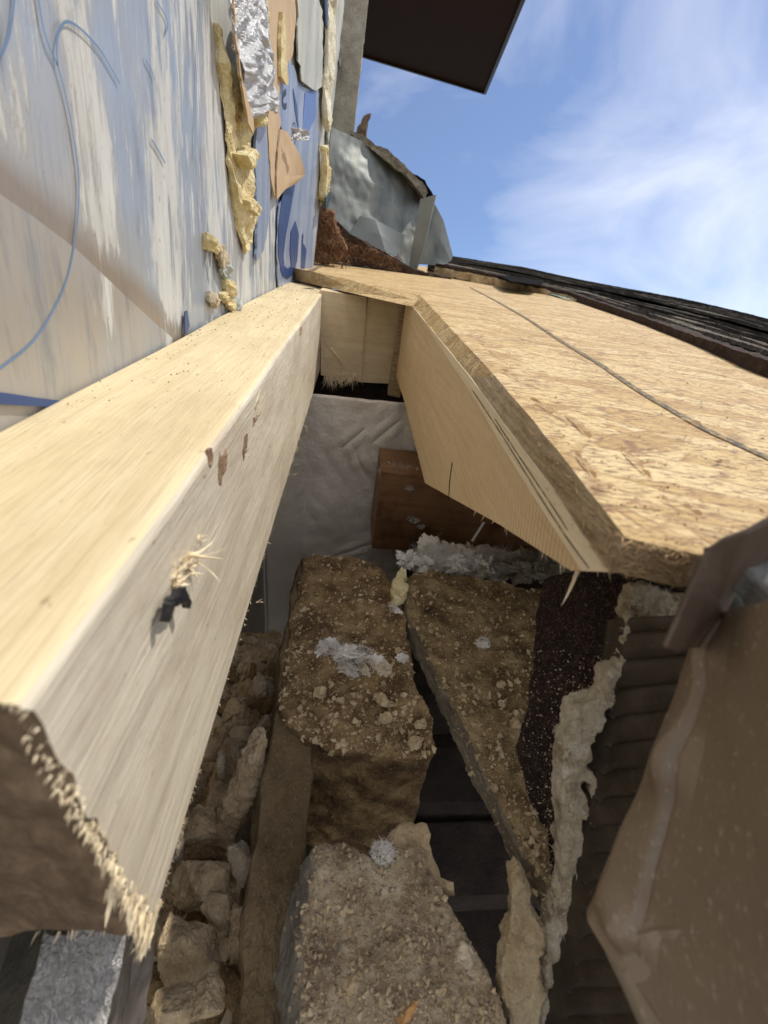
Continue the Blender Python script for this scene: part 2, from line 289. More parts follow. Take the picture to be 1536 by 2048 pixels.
# ---------------------------------------------------------------- building helpers
C = SC.collection
class MB:
    def __init__(s): s.bm = bmesh.new()
    def v(s, p): return s.bm.verts.new(p)
    def f(s, vs):
        try: return s.bm.faces.new(vs)
        except ValueError: return None
    def box(s, x0, x1, y0, y1, z0, z1):
        q = [s.v((x, y, z)) for x in (x0, x1) for y in (y0, y1) for z in (z0, z1)]
        for a in ((0, 1, 3, 2), (4, 6, 7, 5), (0, 4, 5, 1), (2, 3, 7, 6), (0, 2, 6, 4), (1, 5, 7, 3)): s.f([q[i] for i in a])
        return s
    def prism(s, pts, d):
        d = Vector(d); A = [s.v(p) for p in pts]; B = [s.v(Vector(p)+d) for p in pts]; n = len(pts)
        s.f(A); s.f(B[::-1])
        for i in range(n): s.f([A[i], B[i], B[(i+1) % n], A[(i+1) % n]])
        return s
    def grid(s, fn, nu, nv, thick=None):
        G = [[s.v(fn(i/nu, j/nv)) for j in range(nv+1)] for i in range(nu+1)]
        for i in range(nu):
            for j in range(nv): s.f([G[i][j], G[i+1][j], G[i+1][j+1], G[i][j+1]])
        if thick:
            s.bm.normal_update(); bmesh.ops.recalc_face_normals(s.bm, faces=s.bm.faces)
            bmesh.ops.solidify(s.bm, geom=s.bm.faces[:], thickness=thick)
        return s
    def spike(s, p, d, w, seg=1, curl=0):
        p = Vector(p); d = Vector(d); n = d.orthogonal().normalized(); n.rotate(Matrix.Rotation(random.uniform(0, 6.28), 3, d.normalized()))
        t = d.cross(n).normalized(); ring = [s.v(p+n*w), s.v(p-n*w*.5+t*w*.8), s.v(p-n*w*.5-t*w*.8)]
        for k in range(1, seg):
            q = p+d*(k/seg)+n*curl*(k/seg)**2*d.length; ww = w*(1-k/seg*.7)
            r2 = [s.v(q+n*ww), s.v(q-n*ww*.5+t*ww*.8), s.v(q-n*ww*.5-t*ww*.8)]
            for i in range(3): s.f([ring[i], ring[(i+1) % 3], r2[(i+1) % 3], r2[i]])
            ring = r2
        e = s.v(p+d+n*curl*d.length)
        for i in range(3): s.f([ring[i], ring[(i+1) % 3], e])
    def hull(s, pts, refl=0):
        vs = [s.v(p) for p in pts]; r = bmesh.ops.convex_hull(s.bm, input=vs)
        bmesh.ops.delete(s.bm, geom=[g for g in r['geom_interior'] if isinstance(g, bmesh.types.BMVert)], context='VERTS')
    def refine(s, Lm, it=6):
        bm = s.bm; bmesh.ops.recalc_face_normals(bm, faces=bm.faces)
        bmesh.ops.triangulate(bm, faces=[f for f in bm.faces if len(f.verts) > 4])
        for _ in range(it):
            ed = [e for e in bm.edges if e.calc_length() > Lm]
            if not ed: break
            bmesh.ops.subdivide_edges(bm, edges=ed, cuts=1, use_grid_fill=True)
            bmesh.ops.triangulate(bm, faces=[f for f in bm.faces if len(f.verts) > 4])
        return s
    def smooth(s, n=2, fac=.5):
        for _ in range(n): bmesh.ops.smooth_vert(s.bm, verts=s.bm.verts, factor=fac, use_axis_x=True, use_axis_y=True, use_axis_z=True)
        return s
    def rough(s, amp, freq, octs=4, seed=0, mask=None):
        bm = s.bm; bm.normal_update(); o = Vector((seed*3.1, seed*7.7, seed*1.3))
        for v in bm.verts:
            a = noise.fractal(v.co*freq+o, .9, 2.1, octs)
            k = 1 if mask is None else mask(v.co)
            v.co += v.normal*(a*amp*k)
        return s
    def grit(s, amp, freq, seed=0):
        bm = s.bm; bm.normal_update(); o = Vector((seed*1.3, seed*2.7, seed*.3))
        for v in bm.verts:
            d = noise.voronoi(v.co*freq+o)[0][0]; k = max(0, noise.noise(v.co*1.7+o)+.25)
            v.co += v.normal*amp*max(0, .42-d)*2.2*k
        return s
    def bevel(s, w, seg=3):
        ed = [e for e in s.bm.edges if len(e.link_faces) == 2 and e.calc_face_angle(0) > .6]
        bmesh.ops.bevel(s.bm, geom=ed, offset=w, segments=seg, affect='EDGES', profile=.5); return s
    def bvh(s): s.bm.normal_update(); return BVHTree.FromBMesh(s.bm)
    def build(s, name, mat, parent=None, loc=None, plumb=False, smooth=False):
        bm = s.bm; bmesh.ops.recalc_face_normals(bm, faces=bm.faces)
        if parent is None:
            if loc is None:
                n = len(bm.verts); mn = Vector([min(v.co[i] for v in bm.verts) for i in range(3)]); mxx = Vector([max(v.co[i] for v in bm.verts) for i in range(3)])
                loc = Vector(((mn.x+mxx.x)/2, (mn.y+mxx.y)/2, mn.z))
            pl = plumb; L0 = Vector(loc)
        else:
            L0 = Vector(parent['_o']); pl = parent['_p']
        for v in bm.verts:
            d = v.co-L0; v.co = (ROT @ d if pl else d)*S
        me = bpy.data.meshes.new(name); bm.to_mesh(me); bm.free()
        for mm in (mat if isinstance(mat, (list, tuple)) else [mat]): me.materials.append(mm)
        if smooth:
            for p in me.polygons: p.use_smooth = True
        o = bpy.data.objects.new(name, me); C.objects.link(o)
        o['_o'] = tuple(L0); o['_p'] = pl
        if parent is None:
            o.location = (ROT @ L0)*S; o.rotation_euler = (0, 0, 0) if pl else (TILT, 0, 0)
        else: o.parent = parent
        return o
def tag(o, label=None, cat=None, group=None, kind=None):
    for k, v in (('label', label), ('category', cat), ('group', group), ('kind', kind)):
        if v: o[k] = v
    return o
def thing(name, label, cat, loc, group=None, plumb=False):
    o = bpy.data.objects.new(name, None); C.objects.link(o); o['_o'] = tuple(loc); o['_p'] = plumb
    o.location = (ROT @ Vector(loc))*S; o.rotation_euler = (0, 0, 0) if plumb else (TILT, 0, 0)
    o.empty_display_size = .02
    return tag(o, label, cat, group)
def lerp(a, b, t): return a+(b-a)*t
def chunk(mb, c, rx, ry, rz, ax, ay, az, n=14, L=.1, amp=.04, fr=6, seed=0, box=.5):
    rnd = random.Random(seed); pts = []
    for _ in range(n):
        u = Vector((rnd.gauss(0, 1), rnd.gauss(0, 1), rnd.gauss(0, 1))).normalized()
        mxc = max(abs(u.x), abs(u.y), abs(u.z)); u = u.lerp(u/mxc, box)*rnd.uniform(.86, 1)
        pts.append(c+ax*u.x*rx+ay*u.y*ry+az*u.z*rz)
    mb.hull(pts); mb.refine(L); mb.smooth(1, .25); mb.rough(amp, fr, 6, seed); return mb
def crumb(mb, c, r, rnd):
    pts = []
    for _ in range(7):
        u = Vector((rnd.gauss(0, 1), rnd.gauss(0, 1), rnd.gauss(0, 1))).normalized(); pts.append(c+u*r*rnd.uniform(.7, 1.1))
    bm2 = bmesh.new(); vs = [bm2.verts.new(p) for p in pts]; r_ = bmesh.ops.convex_hull(bm2, input=vs)
    mp_ = {}
    for f in bm2.faces: mb.f([mp_.setdefault(v, None) or mp_.__setitem__(v, mb.v(v.co)) or mp_[v] for v in f.verts])
    bm2.free()
def ribbon(pts, w, nrm_f, off=.01, thick=.006, taper=False):
    """flat strip of width w along 3-D points lying on a surface whose outward normal nrm_f gives"""
    mb = MB(); A = []; B = []
    for i, p in enumerate(pts):
        t = (pts[min(i+1, len(pts)-1)]-pts[max(i-1, 0)]).normalized(); n = nrm_f; sd = t.cross(n).normalized()
        ww = w*(.35+.65*math.sin(math.pi*(i+.5)/len(pts))) if taper else w
        A.append(mb.v(p+n*off+sd*ww/2)); B.append(mb.v(p+n*off-sd*ww/2))
    fs = []
    for i in range(len(pts)-1): fs.append(mb.f([A[i], A[i+1], B[i+1], B[i]]))
    if thick > 0: bmesh.ops.solidify(mb.bm, geom=mb.bm.faces[:], thickness=thick)
    return mb
def spline(pts, n=8):
    out = []
    P = [Vector(p) for p in pts]
    for i in range(len(P)-1):
        a, b, c, d = P[max(i-1, 0)], P[i], P[i+1], P[min(i+2, len(P)-1)]
        for k in range(n):
            t = k/n; out.append(.5*((2*b)+(-a+c)*t+(2*a-5*b+4*c-d)*t*t+(-a+3*b-3*c+d)*t**3))
    out.append(P[-1]); return out
def scatter_up(bvh_mb_verts, n): pass

X = Vector((1, 0, 0)); Y = Vector((0, 1, 0)); Z = Vector((0, 0, 1))
XW, XS = -1.78, -.71            # wall plane, beam side plane

# ================================================================ SETTING
g = MB().grid(lambda u, v: ROT.transposed() @ Vector((-6000+12000*u, -6000+12000*v, -36)), 8, 8)
tag(g.build('ground', GROUND, plumb=True), kind='structure')

# ================================================================ HOUSE WALL with foil faced insulation board
def wall_x(y, z):
    ye = 15.5+.268*(z+.9); w = max(0, (y-8)/(ye-8)); w = min(w, 1.1)**3
    return XW+w*(.424+.072*(z+.9))
wall = thing('insulation_board_wall', 'weathered foil faced foam board wall left of the long timber, streaked with cream paint and blue print', 'wall', (XW, 0, -2), plumb=True)
wmb = MB()
NU, NV = 70, 60
def wfn(u, v):
    z = -12+26*v; ye = 15.5+.268*(z+.9)
    y = -1.5+(ye+1.5)*u
    x = wall_x(y, z)
    if u > .985: x -= 0
    return Vector((x, y, z))
wmb.grid(wfn, NU, NV)
wbvh = wmb.bvh()
bmesh.ops.recalc_face_normals(wmb.bm, faces=wmb.bm.faces)
if wmb.bm.faces[0].normal.x > 0:
    for f_ in wmb.bm.faces: f_.normal_flip()
r_ = bmesh.ops.extrude_face_region(wmb.bm, geom=wmb.bm.faces[:])
for v_ in [g_ for g_ in r_['geom'] if isinstance(g_, bmesh.types.BMVert)]: v_.co.x -= .5
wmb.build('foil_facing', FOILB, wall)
def onw(p, off=0.0):
    r = ray(p); h = wbvh.ray_cast(Vector((0, 0, 0)), r.normalized())
    q = h[0] if h[0] is not None else onx(p, XW)
    return q+X*off
def wpoly(pix, off, thick, mat, name, ref=.15, amp=.01, fr=3, seed=0, jag=0, parent=wall):
    """a layer lying on the wall, its outline given as seen, with true thickness"""
    pts = []
    rnd = random.Random(seed)
    for i in range(len(pix)):
        a, b = pix[i], pix[(i+1) % len(pix)]; ln = math.hypot(b[0]-a[0], b[1]-a[1]); k = max(1, int(ln/12)) if jag else 1
        for j in range(k):
            t = j/k; pts.append((a[0]+(b[0]-a[0])*t+(rnd.uniform(-jag, jag) if j else 0), a[1]+(b[1]-a[1])*t+(rnd.uniform(-jag, jag)*1.5 if j else 0)))
    mb = MB(); mb.prism([onw(p, off) for p in pts], X*thick)
    if ref: mb.refine(ref, 5)
    if amp: mb.rough(amp, fr, 4, seed)
    return mb.build(name, mat, parent)

# the lapped lower sheet with its seam
wpoly([(-60, 345), (0, 392), (60, 432), (150, 500), (240, 585), (300, 640), (342, 676), (340, 700), (-80, 905)], .003, .013, FOILL, 'lapped_sheet', .4, 0)
# torn foam wound, foil flap
def lump_poly(pix, off, depth, mat, name, L=.06, amp=.09, fr=2.6, seed=1, parent=wall):
    mb = MB(); mb.prism([onw(p, off-depth) for p in pix], X*depth); mb.refine(L, 7); mb.smooth(2); mb.rough(amp, fr, 5, seed); return mb.build(name, mat, parent)
lump_poly([(424, 40), (436, 150), (442, 240), (450, 330), (462, 400), (474, 470), (484, 512), (494, 480), (499, 390), (493, 300), (500, 230), (512, 215), (520, 225), (500, 200), (470, 190), (450, 120)], .10, .10, YFOAM, 'exposed_foam', .07, .10, 2.6, 1)
lump_poly([(455, 305), (470, 290), (484, 305), (478, 325), (466, 330)], .26, .2, YFOAM, 'foam_lump', .05, .05, 4, 2)
lump_poly([(463, 395), (478, 392), (492, 415), (488, 430), (470, 415)], .24, .2, YFOAM, 'foam_lump', .05, .05, 4, 3)
lump_poly([(474, 215), (490, 203), (503, 212), (500, 238), (480, 245)], .26, .2, YFOAM, 'foam_lump', .05, .06, 4, 4)
lump_poly([(472, -20), (492, -20), (500, 35), (492, 52), (482, 40)], .30, .25, YFOAM, 'foam_lump', .06, .06, 3, 5)
def flapfn(pixgrid, off_fn):
    nu, nv = len(pixgrid)-1, len(pixgrid[0])-1
    def fn(u, v):
        a = min(int(u*nu), nu-1); b = min(int(v*nv), nv-1); fu, fv = u*nu-a, v*nv-b
        p = [[Vector((*pixgrid[a+i][b+j], 0)) for j in (0, 1)] for i in (0, 1)]
        q = lerp(lerp(p[0][0], p[1][0], fu), lerp(p[0][1], p[1][1], fu), fv)
        return onw((q.x, q.y), off_fn(u, v))
    return fn
def crumple(p, k=2.2, a=.12):
    return a*(abs(noise.noise(p*k))*1.4+abs(noise.noise(p*k*2.3))*.7+abs(noise.noise(p*k*5))*.3)
gridp = [[(420, -40), (424, 60), (440, 130), (452, 185), (470, 232)], [(450, -40), (455, 60), (470, 130), (480, 180), (486, 212)],
         [(468, -40), (480, 60), (500, 130), (508, 190), (508, 215)], [(478, -40), (495, 60), (508, 130), (518, 190), (523, 222)]]
mb = MB().grid(flapfn(gridp, lambda u, v: .18+.12*math.sin(u*3)+crumple(Vector((u*1.2, v*1.9, 0)), 1.5, .11)), 44, 60, .012)
mb.build('foil_flap', FOIL, wall)
wpoly([(421, -30), (424, 60), (440, 128), (454, 186), (471, 235), (470, 262), (458, 240), (448, 190), (436, 130)], .22, .03, KRAFT, 'paper_backing', .2, .01, 2, 4, jag=1.5)
wpoly([(509, -40), (522, -40), (524, 100), (528, 200), (530, 300), (534, 420), (520, 500), (505, 520), (507, 440), (502, 330), (505, 230), (516, 215), (514, 120)], .03, .04, BFILM, 'film_strip', .3, .004, 2, 5, jag=1)
# kraft strip with the curled lower end
wpoly([(512, -40), (585, -40), (584, 20), (581, 60), (577, 108), (573, 118), (567, 122), (562, 160), (550, 165), (548, 210), (552, 250), (545, 270), (540, 330), (541, 395), (533, 360), (528, 300), (524, 200), (520, 100)], .06, .03, KRAFT, 'kraft_paper_strip', .25, .006, 2, 6, jag=1)
mb = MB().grid(flapfn([[(548, 256), (543, 300), (540, 350), (541, 398)], [(560, 262), (561, 310), (562, 350), (556, 375)], [(564, 280), (572, 310), (581, 345), (573, 362)]],
                      lambda u, v: .10+.22*u**1.5*(.4+.6*math.sin(v*3.1))), 12, 18, .03)
mb.build('paper_curl', KRAFT, wall)
mb = MB().grid(flapfn([[(549, 250), (551, 262), (550, 272)], [(556, 248), (558, 262), (557, 275)], [(561, 253), (563, 263), (561, 272)]], lambda u, v: .3+.25*u+crumple(Vector((u, v, 0)), 2, .06)), 10, 10, .01)
mb.build('foil_scrap', FOIL, wall)
wpoly([(547, 22), (553, 30), (556, 90), (559, 150), (561, 165), (556, 166), (545, 150), (544, 90)], .10, .06, YFOAM, 'foam_sliver', .12, .02, 5, 7, jag=1)
# blue printed film
wpoly([(541, 150), (560, 165), (566, 125), (582, 130), (592, 170), (634, 185), (632, 270), (628, 350), (622, 440), (620, 560), (552, 580), (549, 500), (553, 410), (575, 365), (581, 345), (563, 280), (556, 250), (547, 200)], .035, .022, BFILM, 'blue_film', .3, .005, 2, 8, jag=1.2)
wpoly([(604, 185), (627, 180), (626, 235), (612, 260), (598, 285), (600, 240)], .062, .012, NAVY if False else simple('blue_flap_shadow', [(.085, .15, .36), (.10, .17, .40)], 3, .35, .1, .01), 'flap_shadow', .3, 0)  # dark blue patch painted as the cast shadow of the peeled flap
wpoly([(581, -40), (600, -30), (625, -10), (634, 20), (636, 60), (634, 172), (622, 180), (608, 172), (592, 160), (590, 130), (584, 120), (583, 60), (584, 20)], .10, .03, PEEL, 'peeled_paper', .2, .02, 1.4, 9, jag=1.5)
wpoly([(636, -40), (648, -40), (650, 40), (643, 56), (640, 48)], .12, .03, NAVY, 'navy_scrap', .3, .01, 2, 10)
lump_poly([(640, -40), (662, -40), (658, 60), (654, 130), (650, 200), (646, 240), (642, 262), (638, 230), (636, 180), (641, 120), (642, 60)], .22, .16, YFOAM if False else simple('cream_foam', [(.60, .52, .34), (.76, .71, .54), (.82, .79, .66)], 4, .9, .8, .06), 'foam_core_edge', .10, .09, 1.6, 11)
lump_poly([(636, 290), (641, 285), (644, 330), (650, 370), (652, 400), (644, 410), (634, 395), (636, 340)], .25, .2, YFOAM, 'foam_core_edge', .1, .08, 2.5, 12)
wpoly([(630, 392), (640, 380), (650, 382), (648, 402), (640, 425), (630, 415)], .30, .03, simple('dark_teal_film', [(.015, .05, .07), (.02, .07, .09)], 3, .5, .2, .02), 'teal_scrap', .2, .01)
wpoly([(657, -40), (684, -40), (680, 20), (668, 150), (655, 300), (650, 420), (638, 500), (630, 560), (626, 540), (636, 480), (648, 380), (650, 260), (656, 120)], .05, .05, PEEL, 'edge_strip', .3, .02, 1.5, 13, jag=1.5)
mb = MB().grid(flapfn([[(668, 116), (669, 140), (675, 158)], [(684, 108), (686, 130), (685, 150)], [(700, 108), (706, 125), (696, 142)]], lambda u, v: .15+.5*u), 8, 8, .01)
for p in []: pass
mb.build('paper_tag', simple('grey_tag_paper', [(.30, .30, .30), (.36, .36, .355)], 3, .6, .1, .01), wall)
# printed marks: big letter, ringed marks, marker lines
def wline(pix, w, mat, name, off=.02, n=8, taper=False, thick=0):
    P = spline([(a, b, 0) for a, b in pix], n); pts = [onw((p.x, p.y), 0) for p in P]
    return ribbon(pts, w, X, off, thick, taper).build(name, mat, wall)
wpoly([(566, 352), (580, 347), (584, 372), (575, 420), (566, 470), (561, 510), (563, 532), (556, 538), (550, 510), (551, 450), (557, 400)], .062, .01, NAVY, 'printed_letter', .3, 0)
wpoly([(554, 536), (562, 530), (570, 538), (577, 530), (574, 500), (576, 462), (585, 441), (592, 468), (589, 520), (582, 546), (570, 556), (560, 552)], .066, .01, NAVY, 'printed_letter', .3, 0)
wpoly([(612, 330), (620, 325), (618, 380), (611, 420), (604, 415), (607, 370)], .062, .01, NAVY, 'printed_letter', .3, 0)
wpoly([(598, 470), (606, 450), (608, 500), (602, 560), (596, 562)], .062, .01, NAVY, 'printed_letter', .3, 0)
wpoly([(580, 176), (588, 210), (592, 262), (584, 222)], .062, .01, NAVY, 'printed_stroke', .3, 0)
wline([(566, 182), (560, 190), (558, 202), (562, 212), (567, 210)], .09, BLACK, 'printed_letter', .065, 8, False)
for (cx_, cy_, rx_, ry_) in ((582, 267, 4, 22), (595, 325, 4.5, 28)):
    wline([(cx_+rx_*math.cos(a), cy_+ry_*math.sin(a)) for a in [k*math.pi/6 for k in range(13)]], .035, NAVY, 'printed_ring', .066, 3)
    wline([(cx_, cy_-ry_*.5), (cx_+1.5, cy_-ry_*.2), (cx_-1, cy_+ry_*.1), (cx_+1, cy_+ry_*.5)], .03, NAVY, 'printed_mark', .066, 3)
wline([(66, -30), (76, 40), (90, 90), (108, 130), (130, 215), (143, 290), (151, 360), (148, 440), (132, 540), (105, 610), (60, 680), (0, 730), (-30, 748)], .014, INK, 'marker_line', .019)
wline([(108, 130), (106, 85), (113, 56), (124, 43), (140, 46), (165, 66), (195, 100), (218, 138), (234, 166)], .014, INK, 'marker_line', .019)
wline([(21, -20), (17, 30), (8, 75), (-6, 110)], .014, INK, 'marker_line', .019)
wline([(397, -30), (394, 60), (388, 180), (384, 320)], .014, INK, 'marker_line', .019)
wline([(298, 278), (312, 300), (326, 326)], .02, INK, 'scratch', .019)
wline([(286, 118), (300, 145), (305, 160)], .015, INK, 'scratch', .019)
wline([(308, 0), (330, 40), (326, 68)], .015, INK, 'scratch', .019)
wline([(420, 480), (410, 510), (418, 560)], .03, PEEL, 'scratch', .03)
wpoly([(-40, 780), (0, 785), (50, 793), (105, 800), (80, 812), (0, 808), (-40, 806)], .04, .01, NAVY, 'navy_stripe', .3, 0)
wpoly([(362, 700-78), (367, 620), (372, 650), (366, 668), (362, 665)], .03, .01, NAVY, 'navy_nick', 0, 0)
# small torn pocks
for i, (a, b, w, h) in enumerate([(414, 490, 8, 18), (432, 512, 8, 22), (440, 540, 9, 16), (452, 575, 8, 14), (420, 600, 8, 12), (462, 610, 12, 10), (446, 600, 9, 12)]):
    lump_poly([(a-w, b-h), (a, b-h*1.1), (a+w, b-h*.2), (a+w*.8, b+h), (a-w*.3, b+h*.9), (a-w, b)], .10, .08, [YFOAM, MORTARP, PEEL][i % 3], 'torn_pock', .05, .09, 6, 20+i)

# corner trim beyond the board
trim = MB()
def trimfn(zz, off):
    y = 21.6+.268*(zz+.9)
    xl = -2.2; r = -.45+(zz-3.9)*.057
    return xl, r, y
zs = [-1.5+20*i/60 for i in range(61)]
rows = []
for zz in zs:
    xl, xr, y = trimfn(zz, 0)
    rows.append([trim.v((xl, y, zz)), trim.v((xr, y, zz)), trim.v((xr, y+.8, zz+.05)), trim.v((xl, y+.8, zz+.05))])
for a, b in zip(rows, rows[1:]):
    for i in range(4): trim.f([a[i], a[(i+1) % 4], b[(i+1) % 4], b[i]])
trim.f(rows[0]); trim.f(rows[-1][::-1])
trim.refine(.25, 4); trim.rough(.035, 2.5, 5, 3)
tag(trim.build('corner_trim', POST, plumb=True), 'weathered tan corner board standing beyond the foam wall under the brown eave', 'trim board')

# brown eave box overhead
ev = thing('eave_soffit', 'dark brown boxed metal eave hanging overhead against the sky', 'eave', (3, 38, 12), plumb=True)
zE = 12.0
pA, pB, pC = onz((718, 108), zE), onz((970, 185), zE), onz((1047, -4), zE)
pD = pC+(pC-pB)*.05; pE = pA+(pD-pC).normalized()*0
pF = pA+(pC-pB)*1.05
MB().prism([pA, pB, pC+(pC-pB)*.05, pF], Z*.25).build('soffit_panel', SOFF, ev)
# edge lips
def bar(a, b, w, h, name, mat, par, up=Z):
    t = (b-a).normalized(); sdv = t.cross(up).normalized(); mb = MB(); mb.prism([a-sdv*w/2, a+sdv*w/2, b+sdv*w/2, b-sdv*w/2], up*h); return mb.build(name, mat, par)
SOFF2 = simple('brown_fascia_metal', [(.035, .016, .009), (.045, .022, .013)], 1, .4, .1, .02)
bar(pA-Z*.12, pB-Z*.12, .22, 2.2, 'fascia', SOFF2, ev)
bar(pB-Z*.12, pC+(pC-pB)*.05-Z*.12, .22, 2.2, 'fascia', SOFF2, ev)
bar(pA+(pC-pA)*.0-Z*.02, pA+(pC-pB)*1.0-Z*.02, .1, .1, 'trim_strip', SOFF2, ev)
MB().prism([pA+Z*2.2, pB+Z*2.2, pC+(pC-pB)*.05+Z*2.2, pF+Z*2.2], Z*.2).build('top_panel', SOFF, ev)

# ================================================================ ROOF DECK (OSB)
deck = thing('sheathing_panel', 'sunlit strand board roof deck with a dark chalk line running up it', 'sheathing', (4, 8, -.85))
T = .16
near_r = ondeck((1400, 1112)); far_l = ondeck((590, 534))
cut_t = [(839, 589), (900, 655), (992, 754), (1068, 843), (1170, 970), (1249, 1074)]
cut_b = [(827, 614), (880, 678), (941, 754), (1005, 843), (1100, 970), (1216, 1143)]
XR = 1.123
def cutp(p): a = ondeck(p).x; return onx(p, XR+(a-XR)*.45)
CT = [cutp(p) for p in cut_t]
out = CT[::-1][:1]+[ ondeck((1395, 1110)), near_r+Vector((4.2, .05, 0)), ondeck((1536, 742))+Vector((2.0, -3.2, .02)),
       ondeck((1536, 735))+Vector((0.3, .2, 0)), ondeck((1150, 592)), ondeck((845, 532)), Vector((-1.3, 21, -.72)), Vector((-1.85, 14.6, -.76)), ony((586, 535), 12.7)]+CT[:-1]
mb = MB(); mb.prism(out, -Z*T); mb.bm.verts.ensure_lookup_table()
nO = len(out)
mb.bm.verts[nO+nO-len(CT)].co = ony((591, 561), 12.75)
for i_, p_ in enumerate(cut_b):      # the saw cut leans, so its lower edge lands on the rafter
    j_ = nO-len(cut_b)+1+i_ if i_ < len(cut_b)-1 else 0
    mb.bm.verts[nO+j_].co = onx(p_, XR-.004)
bm = mb.bm; bm.normal_update()
for f in bm.faces: f.material_index = 0 if f.normal.z > .5 or f.normal.z < -.5 else 1
bmesh.ops.recalc_face_normals(bm, faces=bm.faces)
mb.refine(.35, 6)
for v in bm.verts:
    v.co += Vector((noise.noise(v.co*5)*.012, noise.noise(v.co*5+X*9)*.012, 0))
dk_bvh = mb.bvh()
def onk(p, off=.004):
    h = dk_bvh.ray_cast(Vector((0, 0, 0)), ray(p).normalized()); return (h[0] if h[0] is not None else ondeck(p))+Z*off
mb.build('deck_board', [OSB, OSBE], deck)
chalk = [onk((p.x, p.y)) for p in spline([(a, b, 0) for a, b in [(940, 575), (1000, 607), (1060, 642), (1130, 688), (1200, 730), (1270, 778), (1340, 820), (1410, 860), (1470, 888), (1536, 918), (1600, 945)]], 10)]
CH = M('grey_chalk_line', .95); cn = CH.noise(CH.co((1, 1, 1)), 22, 5, .7)
CH = CH.out(CH.ramp(cn, [(.44, (.60, .46, .26)), (.53, (.25, .23, .20)), (.7, (.15, .15, .15))]))
ck = ribbon(chalk, .075, Z, .004, .0015); ck.build('chalk_line', CH, deck)
ck = ribbon([onk((646, 531)), onk((632, 537)), onk((618, 543))], .12, Z, .012, .003); ck.build('chalk_mark', CH, deck)
# curled strands lifting from the panel near its corner
STR = wood('lifted_strand', (.80, .64, .40), (.70, .52, .30), (.4, .24, .12), grime=.2)
rnd = random.Random(5)
strands = [((1060, 800), (1140, 850)), ((1130, 830), (1180, 880)), ((1240, 1010), (1330, 1020)), ((1320, 1000), (1400, 1035)),
           ((1180, 975), (1230, 985)), ((1150, 910), (1190, 960)), ((1280, 930), (1330, 935)), ((1420, 925), (1480, 940)), ((1340, 840), (1400, 850)), ((1000, 740), (1040, 765)), ((1240, 900), (1300, 960))]
sm = MB()
for a, b in strands:
    A = onk(a); B = onk(b); t = (B-A); sdv = t.normalized().cross(Z); L_ = t.length; w = rnd.uniform(.014, .03)*(1+L_*.3)
    n = 8; row = []
    for k in range(n+1):
        u = k/n; c0 = A+t*u+Z*(.004+.012*math.sin(u*3.14)**2*rnd.uniform(.7, 1.2)); ww = w*(.4+.6*math.sin(u*3.0+.1))
        row.append((sm.v(c0+sdv*ww*rnd.uniform(.3, .5)), sm.v(c0-sdv*ww*rnd.uniform(.3, .5)+Z*rnd.uniform(0, .02))))
    for p_, q_ in zip(row, row[1:]): sm.f([p_[0], q_[0], q_[1], p_[1]])
bmesh.ops.solidify(sm.bm, geom=sm.bm.faces[:], thickness=.008)
tag(sm.build('lifted_strands', STR, deck), kind='stuff')
dm = MB(); rnd = random.Random(15)
for k in range(700):
    p = (rnd.uniform(700, 1536), rnd.uniform(540, 1100)); h = dk_bvh.ray_cast(Vector((0, 0, 0)), ray(p).normalized())
    if h[0] is not None and abs(h[1].z) > .9: crumb(dm, h[0]+Z*.004, rnd.uniform(.003, .008)*(.6+h[0].length*.12), rnd)
tag(dm.build('sawdust_specks', simple('sawdust', [(.14, .075, .03), (.60, .42, .2)], 8), deck), kind='stuff')
# frayed fibres along the cut edge facing the camera
sm = MB(); rnd = random.Random(8)
e0, e1 = ondeck((838, 593)), ondeck((1250, 1077)); e2 = ondeck((1395, 1110))
for k in range(900):
    u = rnd.random()**.6; p = lerp(e0, e1, u)-Z*rnd.uniform(.0, T); sm.spike(p, Vector((-rnd.uniform(.01, .05), rnd.uniform(-.1, .1), rnd.uniform(-.02, .02))), rnd.uniform(.002, .006))
for k in range(220):
    p = lerp(e1, e2, rnd.random())-Z*rnd.uniform(.0, T); sm.spike(p, Vector((rnd.uniform(-.08, .08), -rnd.uniform(.01, .04), rnd.uniform(-.02, .02))), rnd.uniform(.002, .005))
tag(sm.build('frayed_fibres', simple('edge_fibre', [(.30, .19, .09), (.50, .35, .19)], 5, .9, .2, .01), deck), kind='stuff')

# ================================================================ RAFTER
XR = 1.123
raf = thing('rafter_board', 'tan sawn rafter with taper cut tail under the right side roof deck', 'rafter', (1.3, 5, -2.5))
zt = -1.006
BOT = [(1214, 1142), (1100, 970), (1005, 843), (941, 754), (827, 614)]; STL = [(1163, 1142), (1068, 995), (1005, 894), (941, 786), (865, 671)]
rp_ = [Vector((XR, 9.9, -.86))]+[onx(p, XR) for p in BOT[::-1]]+[ onx((1142, 1141), XR), onx((1000, 1050), XR), onx((850, 966), XR), onx((808, 800), XR), Vector((XR, 9.9, -2.48))]
mb = MB(); mb.prism(rp_, X*.47); mb.refine(.3, 5)
for v in mb.bm.verts: v.co.x += .006*noise.noise(v.co*3)
mb.build('rafter_plank', TAN, raf)
